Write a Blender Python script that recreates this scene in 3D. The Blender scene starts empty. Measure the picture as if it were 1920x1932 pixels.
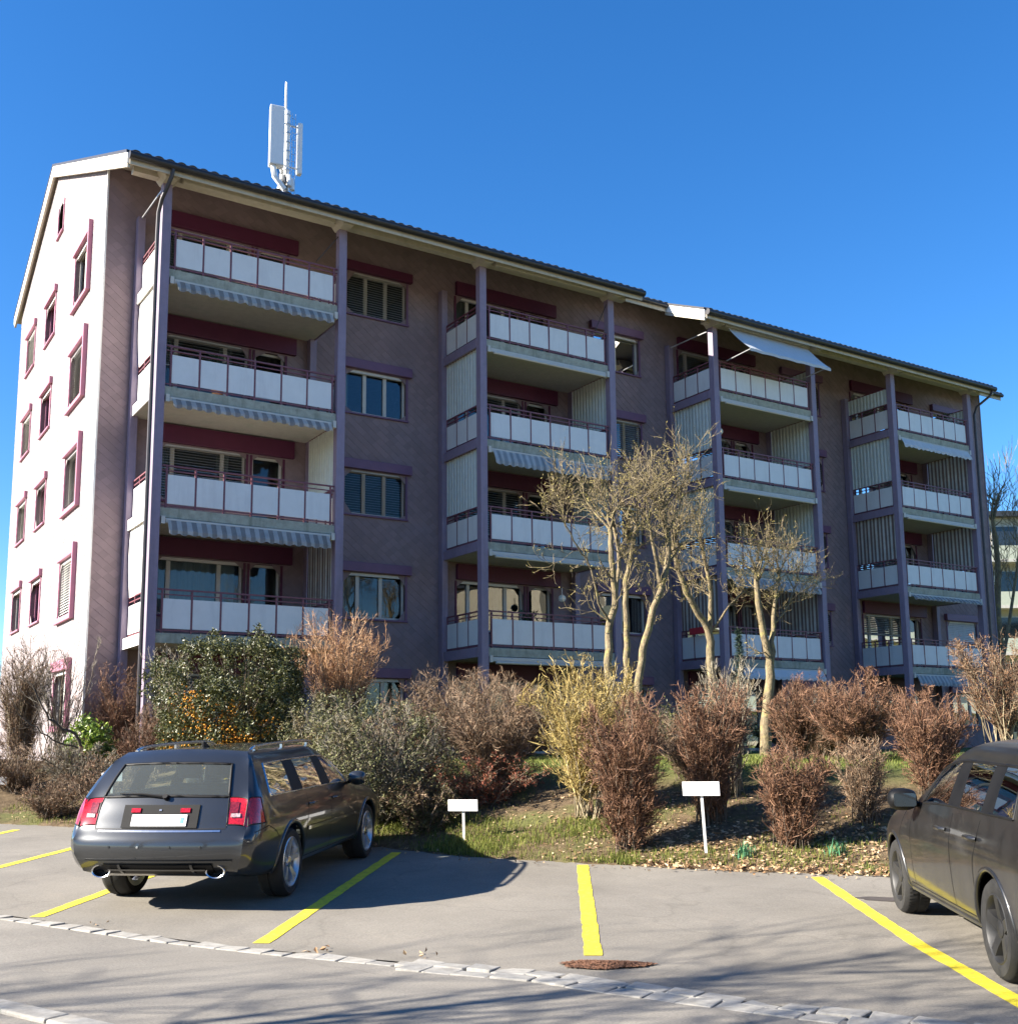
import bpy, math, random
import numpy as np
from mathutils import Vector, Matrix
from mathutils.bvhtree import BVHTree

random.seed(7)
RNG = np.random.default_rng(7)
scene = bpy.context.scene
COL = scene.collection
R = math.radians

# ------------------------------------------------------------------ camera
cam_data = bpy.data.cameras.new('camera')
cam = bpy.data.objects.new('camera', cam_data)
COL.objects.link(cam)
cam_data.sensor_fit = 'HORIZONTAL'
cam_data.sensor_width = 36.0
cam_data.lens = 38.80
cam_data.shift_y = 0.0652
cam_data.clip_start = 0.1
cam_data.clip_end = 6000
CAM = Vector((-6.416, -23.828, 1.5))
yaw, pitch, roll = 0.572, 0.150, -0.0100
_f = Vector((math.sin(yaw) * math.cos(pitch), math.cos(yaw) * math.cos(pitch), math.sin(pitch)))
_r = Vector((math.cos(yaw), -math.sin(yaw), 0))
_u = _r.cross(_f)
_r, _u = _r * math.cos(roll) + _u * math.sin(roll), _u * math.cos(roll) - _r * math.sin(roll)
cam.matrix_world = Matrix(((_r.x, _u.x, -_f.x, CAM.x), (_r.y, _u.y, -_f.y, CAM.y), (_r.z, _u.z, -_f.z, CAM.z), (0, 0, 0, 1)))
scene.camera = cam

# ------------------------------------------------------------------ sky, sun, exposure
SUN_EL = R(29.5)
SUN_H = Vector((-0.955, 0.297))            # towards the sun, in plan
world = bpy.data.worlds.new('World')
scene.world = world
world.use_nodes = True
wn = world.node_tree
sky = wn.nodes.new('ShaderNodeTexSky')
sky.sky_type = 'NISHITA'
sky.sun_disc = False
sky.sun_elevation = SUN_EL
sky.sun_rotation = math.atan2(SUN_H.x, SUN_H.y)
sky.altitude = 450
sky.air_density = 1.0
sky.dust_density = 0.3
sky.ozone_density = 5.0
bg = wn.nodes['Background']
bg.inputs['Strength'].default_value = 0.064
hs = wn.nodes.new('ShaderNodeHueSaturation')       # the phone camera's saturated blue
hs.inputs['Saturation'].default_value = 1.23
hs.inputs['Hue'].default_value = 0.504
hs.inputs['Value'].default_value = 1.0
wn.links.new(sky.outputs['Color'], hs.inputs['Color'])
wn.links.new(hs.outputs['Color'], bg.inputs['Color'])
sun_data = bpy.data.lights.new('sun', 'SUN')
sun_data.energy = 5.0
sun_data.angle = R(0.53)
sun_data.color = (1.0, 0.92, 0.80)
sun = bpy.data.objects.new('sun', sun_data)
COL.objects.link(sun)
sdir = Vector((SUN_H.x * math.cos(SUN_EL), SUN_H.y * math.cos(SUN_EL), math.sin(SUN_EL)))
sun.rotation_euler = sdir.to_track_quat('Z', 'Y').to_euler()
sun.location = (-40, 10, 30)
scene.view_settings.view_transform = 'Standard'
scene.view_settings.look = 'None'
scene.view_settings.gamma = 1.0
scene.view_settings.use_curve_mapping = False
scene.view_settings.exposure = 2.0
scene.render.engine = 'CYCLES'
scene.cycles.use_denoising = True
scene.cycles.max_bounces = 8
scene.cycles.diffuse_bounces = 4
scene.cycles.transparent_max_bounces = 12
scene.cycles.caustics_reflective = False
scene.cycles.caustics_refractive = False

# ------------------------------------------------------------------ helpers: objects
def add(name, data, parent=None, loc=None):
    o = bpy.data.objects.new(name, data)
    COL.objects.link(o)
    if loc is not None:
        o.location = loc
    if parent is not None:
        o.parent = parent
        base = parent.get('_base')
        if base is not None:
            o.matrix_parent_inverse = Matrix.Translation(-Vector(base))
    return o

def tag(o, label=None, cat=None, group=None, kind=None):
    if label: o['label'] = label
    if cat: o['category'] = cat
    if group: o['group'] = group
    if kind: o['kind'] = kind
    return o

def thing(name, label, cat, loc=(0, 0, 0), group=None):
    """an Empty at the thing's base; its parts are given in world coordinates"""
    o = add(name, None, None, loc)
    o.empty_display_size = 0.2
    o['_base'] = list(loc)
    return tag(o, label, cat, group)

def group_empty(name, parent):
    o = add(name, None, parent)
    o.empty_display_size = 0.1
    return o

def fast_mesh(name, V, F):
    """V (n,3); F (m,3) or (m,4) int array"""
    V = np.asarray(V, dtype=np.float32); F = np.asarray(F, dtype=np.int32)
    me = bpy.data.meshes.new(name)
    me.vertices.add(len(V)); me.vertices.foreach_set('co', V.ravel())
    k = F.shape[1]
    me.loops.add(F.size); me.loops.foreach_set('vertex_index', F.ravel())
    me.polygons.add(len(F))
    me.polygons.foreach_set('loop_start', np.arange(0, F.size, k, dtype=np.int32))
    me.polygons.foreach_set('loop_total', np.full(len(F), k, dtype=np.int32))
    me.update(calc_edges=True)
    me.shade_flat()
    return me

class MB:
    """collects boxes, tubes and quads; build() links them as one mesh object"""
    def __init__(self, T=None):
        self.v = []; self.f = []; self.T = T
    def pt(self, p):
        return tuple(self.T(*p)) if self.T else tuple(p)
    def poly(self, pts):
        n = len(self.v); self.v += [self.pt(p) for p in pts]; self.f.append(tuple(range(n, n + len(pts))))
    def box(self, x0, x1, y0, y1, z0, z1):
        n = len(self.v)
        self.v += [self.pt((x, y, z)) for z in (z0, z1) for y in (y0, y1) for x in (x0, x1)]
        for q in ((0, 2, 3, 1), (4, 5, 7, 6), (0, 1, 5, 4), (2, 6, 7, 3), (0, 4, 6, 2), (1, 3, 7, 5)):
            self.f.append(tuple(n + i for i in q))
        return self
    def prism(self, poly, h, axis='y'):
        """poly in (x,z) extruded along y over h=(y0,y1) (axis y), or (y,z) along x, or (x,y) along z"""
        n = len(self.v); m = len(poly)
        for t in h:
            for a, b in poly:
                self.v.append(self.pt({'y': (a, t, b), 'x': (t, a, b), 'z': (a, b, t)}[axis]))
        self.f.append(tuple(n + i for i in range(m))[::-1]); self.f.append(tuple(n + m + i for i in range(m)))
        for i in range(m):
            j = (i + 1) % m
            self.f.append((n + i, n + j, n + m + j, n + m + i))
        return self
    def tube(self, pts, r, n=8, caps=True):
        pts = [Vector(p) for p in pts]
        rs = r if isinstance(r, (list, tuple)) else [r] * len(pts)
        base = len(self.v); prev = None
        for i, p in enumerate(pts):
            t = (pts[min(i + 1, len(pts) - 1)] - pts[max(i - 1, 0)]).normalized()
            if prev is None:
                a = t.orthogonal().normalized()
            else:
                a = (prev - t * prev.dot(t))
                a = a.normalized() if a.length > 1e-6 else t.orthogonal().normalized()
            prev = a; b = t.cross(a)
            for k in range(n):
                w = 2 * math.pi * k / n
                self.v.append(self.pt(p + (a * math.cos(w) + b * math.sin(w)) * rs[i]))
        for i in range(len(pts) - 1):
            for k in range(n):
                k2 = (k + 1) % n
                self.f.append((base + i * n + k, base + i * n + k2, base + (i + 1) * n + k2, base + (i + 1) * n + k))
        if caps:
            self.f.append(tuple(base + k for k in range(n))[::-1])
            self.f.append(tuple(base + (len(pts) - 1) * n + k for k in range(n)))
        return self
    def lathe(self, prof, n=24, axis='y', c=(0, 0, 0)):
        """prof: list of (radius, t) round an axis through c"""
        base = len(self.v); m = len(prof)
        for k in range(n):
            w = 2 * math.pi * k / n; cs, sn = math.cos(w), math.sin(w)
            for r, t in prof:
                p = {'y': (r * cs, t, r * sn), 'z': (r * cs, r * sn, t), 'x': (t, r * cs, r * sn)}[axis]
                self.v.append(self.pt((p[0] + c[0], p[1] + c[1], p[2] + c[2])))
        for k in range(n):
            k2 = (k + 1) % n
            for i in range(m - 1):
                self.f.append((base + k * m + i, base + k2 * m + i, base + k2 * m + i + 1, base + k * m + i + 1))
        return self
    def mesh(self, name, mat=None, smooth=None):
        me = bpy.data.meshes.new(name)
        me.from_pydata(self.v, [], self.f)
        me.update()
        if mat: me.materials.append(mat)
        if smooth is not None:
            me.polygons.foreach_set('use_smooth', [True] * len(me.polygons))
            me.set_sharp_from_angle(angle=R(smooth))
        return me
    def build(self, name, mat, parent=None, smooth=None, bevel=0.0):
        o = add(name, self.mesh(name, mat, smooth), parent)
        if bevel:
            b = o.modifiers.new('bevel', 'BEVEL'); b.width = bevel; b.segments = 2; b.limit_method = 'ANGLE'
        return o

# ------------------------------------------------------------------ helpers: materials
def nodes(name):
    m = bpy.data.materials.new(name); m.use_nodes = True
    return m, m.node_tree.nodes, m.node_tree.links, m.node_tree.nodes['Principled BSDF']

def rgba(c): return (c[0], c[1], c[2], 1.0)

def ramp(N, L, src, stops):
    r = N.new('ShaderNodeValToRGB'); L.new(src, r.inputs['Fac'])
    e = r.color_ramp.elements
    while len(e) < len(stops): e.new(0.5)
    for el, (p, c) in zip(e, stops):
        el.position = p; el.color = rgba(c) if not isinstance(c, float) else (c, c, c, 1)
    return r.outputs['Color']

def noise(N, L, scale, detail=4, rough=0.6, vec=None, stretch=None):
    if vec is None:
        vec = N.new('ShaderNodeNewGeometry').outputs['Position']
    if stretch:
        mp = N.new('ShaderNodeMapping'); L.new(vec, mp.inputs['Vector']); mp.inputs['Scale'].default_value = stretch; vec = mp.outputs['Vector']
    t = N.new('ShaderNodeTexNoise'); L.new(vec, t.inputs['Vector'])
    t.inputs['Scale'].default_value = scale; t.inputs['Detail'].default_value = detail; t.inputs['Roughness'].default_value = rough
    return t.outputs['Fac']

def mixc(N, L, fac, a, b, mode='MIX'):
    m = N.new('ShaderNodeMix'); m.data_type = 'RGBA'; m.blend_type = mode
    for i, s in (('Factor', fac), ('A', a), ('B', b)):
        sock = [q for q in m.inputs if q.name == i and (q.type == 'RGBA' if i != 'Factor' else q.type == 'VALUE')][0]
        if hasattr(s, 'is_output'): L.new(s, sock)
        else: sock.default_value = s if i == 'Factor' else rgba(s)
    return [q for q in m.outputs if q.type == 'RGBA'][0]

def bump(N, L, P, h, strength=0.3, dist=0.01):
    b = N.new('ShaderNodeBump'); L.new(h, b.inputs['Height'])
    b.inputs['Strength'].default_value = strength; b.inputs['Distance'].default_value = dist
    L.new(b.outputs['Normal'], P.inputs['Normal'])

def simple(name, col, rough=0.6, metal=0.0, var=0.12, scale=6.0, stretch=None, bump_s=0.0, bump_scale=60, spec=0.5, grime=None, coat=0.0):
    """paint/concrete/metal: base colour with mottling, optional grime streaks"""
    m, N, L, P = nodes(name)
    lo = tuple(c * (1 - var) for c in col); hi = tuple(min(1, c * (1 + var)) for c in col)
    c = ramp(N, L, noise(N, L, scale, 5, 0.65, None, stretch), [(0.3, lo), (0.7, hi)])
    if grime:
        g = ramp(N, L, noise(N, L, grime[1], 6, 0.7, None, (1, 1, 0.15)), [(0.52, 0.0), (0.72, grime[2])])
        c = mixc(N, L, g, c, grime[0])
    L.new(c, P.inputs['Base Color'])
    P.inputs['Roughness'].default_value = rough; P.inputs['Metallic'].default_value = metal
    P.inputs['Specular IOR Level'].default_value = spec
    P.inputs['Coat Weight'].default_value = coat
    if bump_s:
        bump(N, L, P, noise(N, L, bump_scale, 4, 0.6), bump_s, 0.004)
    return m

def island_mat(name, stops, rough=0.7, spec=0.25, nz=None, trans=0.0):
    """colour per twig/leaf island from a ramp, optionally blended by a world noise"""
    m, N, L, P = nodes(name)
    g = N.new('ShaderNodeNewGeometry')
    fac = g.outputs['Random Per Island']
    c = ramp(N, L, fac, stops)
    if nz:
        c = mixc(N, L, ramp(N, L, noise(N, L, nz[0], 3, 0.6), [(nz[2], 0.0), (nz[2] + 0.18, 1.0)]), c, nz[1])
    L.new(c, P.inputs['Base Color'])
    P.inputs['Roughness'].default_value = rough; P.inputs['Specular IOR Level'].default_value = spec
    if trans:
        tr = N.new('ShaderNodeBsdfTranslucent'); L.new(c, tr.inputs['Color'])
        mx = N.new('ShaderNodeMixShader'); mx.inputs[0].default_value = trans
        L.new(P.outputs[0], mx.inputs[1]); L.new(tr.outputs[0], mx.inputs[2])
        L.new(mx.outputs[0], N['Material Output'].inputs['Surface'])
    return m

def glass_mat(name, tint=(0.8, 0.85, 0.85), ior=1.5, rough=0.0, boost=1.0):
    m, N, L, P = nodes(name)
    N.remove(P)
    tr = N.new('ShaderNodeBsdfTransparent'); tr.inputs['Color'].default_value = rgba(tint)
    gl = N.new('ShaderNodeBsdfGlossy'); gl.inputs['Roughness'].default_value = rough
    fr = N.new('ShaderNodeFresnel'); fr.inputs['IOR'].default_value = ior
    wob = noise(N, L, 1.3, 2, 0.5)
    bp = N.new('ShaderNodeBump'); bp.inputs['Strength'].default_value = 0.10; bp.inputs['Distance'].default_value = 0.02
    L.new(wob, bp.inputs['Height']); L.new(bp.outputs['Normal'], gl.inputs['Normal'])
    mu = N.new('ShaderNodeMath'); mu.operation = 'MULTIPLY'; mu.use_clamp = True
    L.new(fr.outputs[0], mu.inputs[0]); mu.inputs[1].default_value = boost
    mx = N.new('ShaderNodeMixShader')
    L.new(mu.outputs[0], mx.inputs[0]); L.new(tr.outputs[0], mx.inputs[1]); L.new(gl.outputs[0], mx.inputs[2])
    L.new(mx.outputs[0], N['Material Output'].inputs['Surface'])
    return m

# ------------------------------------------------------------------ ground heights
N_DIR = np.array([0.8, -0.6]); D_DIR = np.array([0.6, 0.8])     # along the kerb / towards the garden
EDGE = np.array([[-60., -6.8], [-30., -6.5], [-6., -6.3], [-0.595, -5.021], [1.067, -5.664], [6.42, -8.354], [7.643, -9.313],
                 [9.058, -9.888], [10.781, -10.532], [12.251, -10.922], [20., -10.4], [60., -10.]])
SETT = np.array([[-20., -2.0], [3.94, -13.24], [5.5, -14.06], [6.75, -14.67], [7.81, -15.09], [8.74, -15.44], [9.57, -15.95], [10.28, -16.36], [12.5, -17.5], [30., -26.]])
D0, SLOPE, LAWN = -14.316, 0.03, 1.15
def nd(x, y): return 0.8 * x - 0.6 * y, 0.6 * x + 0.8 * y
def xy(n, d): return 0.8 * n + 0.6 * d, -0.6 * n + 0.8 * d
def asphalt_z(x, y):
    return SLOPE * np.clip(0.6 * np.asarray(x) + 0.8 * np.asarray(y) - D0, 0, 14)
def ground_z(x, y, lumps=True):
    x = np.asarray(x, dtype=float); y = np.asarray(y, dtype=float)
    a, b = nd(x, y)
    e = np.interp(a, EDGE[:, 0], EDGE[:, 1]); t = b - e
    ze = SLOPE * np.clip(e - D0, 0, 14)
    k = np.clip(t / 4.2, 0, 1); k = k * k * (3 - 2 * k) * 0.35 + 0.65 * k
    z = ze + (LAWN - ze) * k
    if lumps:
        z = z + np.clip(t, 0, 1) * 0.03 * (np.sin(x * 2.1 + 1.3 * np.sin(y * 1.7)) * np.cos(y * 2.6 + x) + 0.6 * np.sin(5.1 * x + 2 * y) * np.sin(4.3 * y))
        z = z + 0.035 * np.clip(t / 0.12, 0, 1)
    return np.where(t <= 0, asphalt_z(x, y) - 0.02, z)
# ------------------------------------------------------------------ materials
def make_asphalt(name, base, patch):
    m, N, L, P = nodes(name)
    big = ramp(N, L, noise(N, L, 0.55, 5, 0.6), [(0.35, tuple(c * 0.84 for c in base)), (0.65, tuple(c * 1.1 for c in base))])
    worn = ramp(N, L, noise(N, L, 1.6, 6, 0.75, None, (1.0, 0.5, 1)), [(0.55, 0.0), (0.75, 0.35)])
    c = mixc(N, L, worn, big, patch)
    grit = ramp(N, L, noise(N, L, 55, 5, 0.85), [(0.3, 0.62), (0.7, 1.32)])
    c = mixc(N, L, 1.0, c, grit, 'MULTIPLY')
    stain = ramp(N, L, noise(N, L, 0.9, 3, 0.5), [(0.60, 0.0), (0.72, 0.38)])
    c = mixc(N, L, stain, c, tuple(x * 0.55 for x in base))
    # tar-filled cracks
    w = N.new('ShaderNodeTexVoronoi'); w.feature = 'DISTANCE_TO_EDGE'; w.inputs['Scale'].default_value = 0.33
    geo = N.new('ShaderNodeNewGeometry')
    ad = N.new('ShaderNodeVectorMath'); ad.operation = 'ADD'; L.new(geo.outputs['Position'], ad.inputs[0])
    nt = N.new('ShaderNodeTexNoise'); nt.inputs['Scale'].default_value = 1.1; nt.inputs['Detail'].default_value = 6
    L.new(geo.outputs['Position'], nt.inputs['Vector']); L.new(nt.outputs['Color'], ad.inputs[1]); L.new(ad.outputs[0], w.inputs['Vector'])
    crack = ramp(N, L, w.outputs['Distance'], [(0.0, 0.32), (0.006, 0.0)])
    c = mixc(N, L, crack, c, tuple(x * 0.45 for x in base))
    L.new(c, P.inputs['Base Color'])
    L.new(ramp(N, L, noise(N, L, 4, 3), [(0.3, 0.75), (0.7, 0.95)]), P.inputs['Roughness'])
    P.inputs['Specular IOR Level'].default_value = 0.3
    bump(N, L, P, noise(N, L, 140, 3, 0.7), 0.5, 0.004)
    return m

def make_soil():
    m, N, L, P = nodes('garden_ground')
    soil = ramp(N, L, noise(N, L, 9, 6, 0.75), [(0.25, (0.05, 0.034, 0.02)), (0.5, (0.12, 0.085, 0.05)), (0.75, (0.22, 0.165, 0.10))])
    grass = ramp(N, L, noise(N, L, 14, 5, 0.7), [(0.3, (0.05, 0.07, 0.018)), (0.7, (0.14, 0.16, 0.045))])
    geo = N.new('ShaderNodeNewGeometry'); sp = N.new('ShaderNodeSeparateXYZ'); L.new(geo.outputs['Position'], sp.inputs[0])
    mr = N.new('ShaderNodeMapRange'); L.new(sp.outputs['Z'], mr.inputs['Value'])
    mr.inputs['From Min'].default_value = 0.85; mr.inputs['From Max'].default_value = 1.12
    mrx = N.new('ShaderNodeMapRange'); L.new(sp.outputs['X'], mrx.inputs['Value'])          # the lawn lies right of the gable, bare bank left of it
    mrx.inputs['From Min'].default_value = 0.5; mrx.inputs['From Max'].default_value = 2.5
    ml = N.new('ShaderNodeMath'); ml.operation = 'MULTIPLY'; L.new(mr.outputs[0], ml.inputs[0]); L.new(mrx.outputs[0], ml.inputs[1]); mr = ml
    patch = ramp(N, L, noise(N, L, 0.8, 4, 0.6), [(0.5, 0.0), (0.62, 0.65)])
    mx = N.new('ShaderNodeMath'); mx.operation = 'MAXIMUM'; L.new(mr.outputs[0], mx.inputs[0]); L.new(patch, mx.inputs[1])
    L.new(mixc(N, L, mx.outputs[0], soil, grass), P.inputs['Base Color'])
    P.inputs['Roughness'].default_value = 0.95; P.inputs['Specular IOR Level'].default_value = 0.15
    bump(N, L, P, noise(N, L, 25, 6, 0.8), 0.9, 0.03)
    return m

def make_shingle(name, col, amt=0.16):
    m, N, L, P = nodes(name)
    g = N.new('ShaderNodeNewGeometry'); oi = N.new('ShaderNodeObjectInfo')
    ad = N.new('ShaderNodeMath'); ad.operation = 'ADD'; L.new(g.outputs['Random Per Island'], ad.inputs[0]); L.new(oi.outputs['Random'], ad.inputs[1])
    fr = N.new('ShaderNodeMath'); fr.operation = 'FRACT'; L.new(ad.outputs[0], fr.inputs[0])
    c = ramp(N, L, fr.outputs[0], [(0.0, tuple(x * (1 - amt) for x in col)), (1.0, tuple(x * (1 + amt) for x in col))])
    st = ramp(N, L, noise(N, L, 1.2, 5, 0.7, None, (1, 1, 0.12)), [(0.45, 0.0), (0.8, 0.35)])
    c = mixc(N, L, st, c, tuple(x * 0.62 for x in col))
    L.new(c, P.inputs['Base Color']); P.inputs['Roughness'].default_value = 0.8; P.inputs['Specular IOR Level'].default_value = 0.25
    bump(N, L, P, noise(N, L, 70, 3), 0.15, 0.003)
    return m

def make_stripes(name, a, b, period, dirx=1.0, trans=0.25):
    m, N, L, P = nodes(name)
    geo = N.new('ShaderNodeNewGeometry'); sp = N.new('ShaderNodeSeparateXYZ'); L.new(geo.outputs['Position'], sp.inputs[0])
    src = sp.outputs['X' if dirx else 'Y']
    mu = N.new('ShaderNodeMath'); mu.operation = 'MULTIPLY'; mu.inputs[1].default_value = 1.0 / period; L.new(src, mu.inputs[0])
    fr = N.new('ShaderNodeMath'); fr.operation = 'FRACT'; L.new(mu.outputs[0], fr.inputs[0])
    c = ramp(N, L, fr.outputs[0], [(0.0, a), (0.46, a), (0.5, b), (0.96, b)])
    dirt = ramp(N, L, noise(N, L, 3, 5, 0.7), [(0.3, 0.75), (0.7, 1.05)])
    c = mixc(N, L, 1.0, c, dirt, 'MULTIPLY')
    L.new(c, P.inputs['Base Color']); P.inputs['Roughness'].default_value = 0.85; P.inputs['Specular IOR Level'].default_value = 0.2
    if trans:
        tr = N.new('ShaderNodeBsdfTranslucent'); L.new(c, tr.inputs['Color'])
        mx = N.new('ShaderNodeMixShader'); mx.inputs[0].default_value = trans
        L.new(P.outputs[0], mx.inputs[1]); L.new(tr.outputs[0], mx.inputs[2]); L.new(mx.outputs[0], N['Material Output'].inputs['Surface'])
    return m

M = {}
M['asphalt'] = make_asphalt('asphalt_parking', (0.190, 0.174, 0.148), (0.265, 0.232, 0.185))
M['road'] = make_asphalt('asphalt_road', (0.205, 0.189, 0.163), (0.24, 0.215, 0.18))
M['soil'] = make_soil()
M['granite'] = simple('granite', (0.275, 0.262, 0.235), 0.85, var=0.22, scale=14, bump_s=0.5, bump_scale=70, grime=((0.16, 0.14, 0.11), 3.0, 0.7))
M['yellow'] = simple('yellow_paint', (0.70, 0.56, 0.025), 0.8, var=0.16, scale=9, bump_s=0.4, bump_scale=140, grime=((0.22, 0.19, 0.10), 26.0, 0.85))
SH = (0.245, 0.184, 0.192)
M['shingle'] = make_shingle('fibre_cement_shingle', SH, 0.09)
M['shingle_gable_lit'] = make_shingle('fibre_cement_gable_lit', (0.305, 0.268, 0.272), 0.06)  # same cladding as the front; sunlight put into a lighter colour
M['wall'] = simple('wall_backing', (0.17, 0.12, 0.125), 0.9)
M['purple'] = simple('lilac_paint', (0.235, 0.185, 0.25), 0.55, var=0.07, grime=((0.12, 0.09, 0.11), 2.0, 0.5))
M['purple_dark'] = simple('violet_paint', (0.145, 0.07, 0.135), 0.5, var=0.08)
M['maroon'] = simple('maroon_paint', (0.085, 0.009, 0.040), 0.55, var=0.1)
M['surround'] = simple('rose_window_surround', (0.38, 0.15, 0.215), 0.6, var=0.08)
M['rail'] = simple('oxide_red_rail', (0.165, 0.055, 0.07), 0.5, var=0.15, scale=14)
M['panel'] = simple('white_balcony_panel', (0.68, 0.675, 0.655), 0.42, var=0.04, scale=3, grime=((0.42, 0.40, 0.40), 2.6, 0.35))
M['concrete'] = simple('mossy_concrete', (0.33, 0.335, 0.27), 0.9, var=0.2, scale=7, bump_s=0.3, grime=((0.10, 0.115, 0.07), 2.2, 0.75))
M['ceiling'] = simple('ceiling_paint', (0.47, 0.45, 0.40), 0.9, var=0.08, grime=((0.30, 0.37, 0.30), 1.5, 0.4))
M['cream'] = simple('cream_board', (0.47, 0.43, 0.35), 0.65, var=0.08, grime=((0.30, 0.26, 0.17), 3.0, 0.5))
M['white'] = simple('white_paint', (0.78, 0.76, 0.72), 0.5, var=0.05, grime=((0.5, 0.46, 0.40), 2.5, 0.35))
M['frame'] = simple('window_frame_paint', (0.50, 0.48, 0.43), 0.45, var=0.05)
M['blind'] = simple('blind_slat', (0.40, 0.395, 0.39), 0.45, var=0.08)
M['blind_light'] = simple('blind_slat_light', (0.58, 0.575, 0.55), 0.45, var=0.06)
M['tile'] = simple('dark_roof_tile', (0.035, 0.036, 0.04), 0.38, var=0.3, scale=9, bump_s=0.2)
M['gutter'] = simple('dark_gutter', (0.022, 0.02, 0.022), 0.45, var=0.3)
M['pipe'] = simple('brown_black_pipe', (0.03, 0.023, 0.025), 0.45, var=0.3)
M['black'] = simple('black_rubber', (0.012, 0.012, 0.013), 0.7, var=0.2)
M['sheet'] = simple('ribbed_screen', (0.52, 0.55, 0.50), 0.55, var=0.08, grime=((0.33, 0.35, 0.29), 2.5, 0.5))
M['cloth'] = simple('white_cloth_screen', (0.74, 0.72, 0.68), 0.8, var=0.05)
M['stripe_awning'] = make_stripes('striped_awning', (0.50, 0.49, 0.46), (0.285, 0.27, 0.255), 0.22)
M['stripe_blue'] = make_stripes('pale_striped_awning', (0.54, 0.56, 0.56), (0.33, 0.36, 0.38), 0.20)
M['stripe_screen'] = make_stripes('striped_screen', (0.58, 0.55, 0.50), (0.22, 0.16, 0.14), 0.155, 0)
M['awning_grey'] = simple('grey_awning_cloth', (0.50, 0.52, 0.53), 0.85, var=0.05)
M['steel'] = simple('galvanised_steel', (0.55, 0.56, 0.57), 0.42, metal=0.8, var=0.1)
M['antenna'] = simple('antenna_shell', (0.80, 0.80, 0.78), 0.4, var=0.03)
M['glass'] = glass_mat('window_glass', (0.72, 0.78, 0.80), 1.52, 0.0, 1.1)
M['room'] = simple('interior_plaster', (0.30, 0.28, 0.25), 0.9)
M['curtain'] = simple('curtain_cloth', (0.50, 0.50, 0.44), 0.9, var=0.12, scale=3, stretch=(12, 12, 0.3))
M['rust'] = simple('rusty_grit', (0.16, 0.075, 0.04), 0.95, var=0.45, scale=22, bump_s=0.8, bump_scale=60)
M['red'] = simple('red_cloth', (0.5, 0.03, 0.04), 0.7)
M['terracotta'] = simple('terracotta', (0.46, 0.22, 0.11), 0.8)
M['lampglass'] = simple('opal_lamp_globe', (0.78, 0.76, 0.68), 0.25, var=0.02)

# ------------------------------------------------------------------ ground, asphalt, kerb setts, markings
def axis_pts(lo, hi, step, far):
    mid = np.arange(lo, hi + 1e-6, step)
    g = []; s = step; p = hi
    while p < far: s *= 1.35; p += s; g.append(p)
    h = []; s = step; p = lo
    while p > -far: s *= 1.35; p -= s; h.append(p)
    return np.array(h[::-1] + list(mid) + g)

def grid_mesh(name, X, Y, Z):
    ny, nx = X.shape
    V = np.stack([X, Y, Z], -1).reshape(-1, 3)
    i = np.arange((ny - 1) * (nx - 1)); r, c = i // (nx - 1), i % (nx - 1)
    a = r * nx + c
    return fast_mesh(name, V, np.stack([a, a + 1, a + nx + 1, a + nx], 1))

gx = axis_pts(-9, 14, 0.16, 2500); gy = axis_pts(-20, 4, 0.16, 2500)
X, Y = np.meshgrid(gx, gy)
me = grid_mesh('ground', X, Y, ground_z(X, Y)); me.materials.append(M['soil'])
me.polygons.foreach_set('use_smooth', [True] * len(me.polygons))
tag(add('ground', me), 'brown and green garden bank and lawn rising to the building', 'ground', kind='structure')

def strip_mesh(name, ns, lo, hi, k, zoff, mat):
    """sheet between two curves d=lo(n), d=hi(n)"""
    t = np.linspace(0, 1, k)
    Nn = np.repeat(np.asarray(ns)[None, :], k, 0)
    l, h = lo(np.asarray(ns)), hi(np.asarray(ns))
    Dd = l[None, :] + (h - l)[None, :] * t[:, None]
    x, y = xy(Nn, Dd)
    me = grid_mesh(name, x, y, asphalt_z(x, y) + zoff); me.materials.append(mat)
    return me
edge = lambda n: np.interp(n, EDGE[:, 0], EDGE[:, 1]) + 0.05 * np.sin(n * 5.3) * np.sin(n * 2.1 + 1) + 0.025 * np.sin(n * 17)
sett = lambda n: np.interp(n, SETT[:, 0], SETT[:, 1])
ns = np.unique(np.concatenate([np.linspace(-60, -2, 40), np.linspace(-2, 16, 260), np.linspace(16, 60, 30)]))
tag(add('parking_lot', strip_mesh('parking_lot', ns, lambda n: sett(n) + 0.09, edge, 60, 0.0, M['asphalt'])),
    'sunlit worn grey asphalt of the parking bays', 'asphalt', kind='structure')
tag(add('road', strip_mesh('road', ns, lambda n: np.full_like(n, -60.0), lambda n: sett(n) - 0.09, 40, 0.0, M['road'])),
    'pale asphalt road in front of the parking bays', 'road', kind='structure')
# bed under the setts
tag(add('sett_bed', strip_mesh('sett_bed', ns, lambda n: sett(n) - 0.32, lambda n: sett(n) + 0.30, 4, -0.012, M['road'])),
    'mortar bed between the kerb setts', 'mortar', kind='structure')

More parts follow.
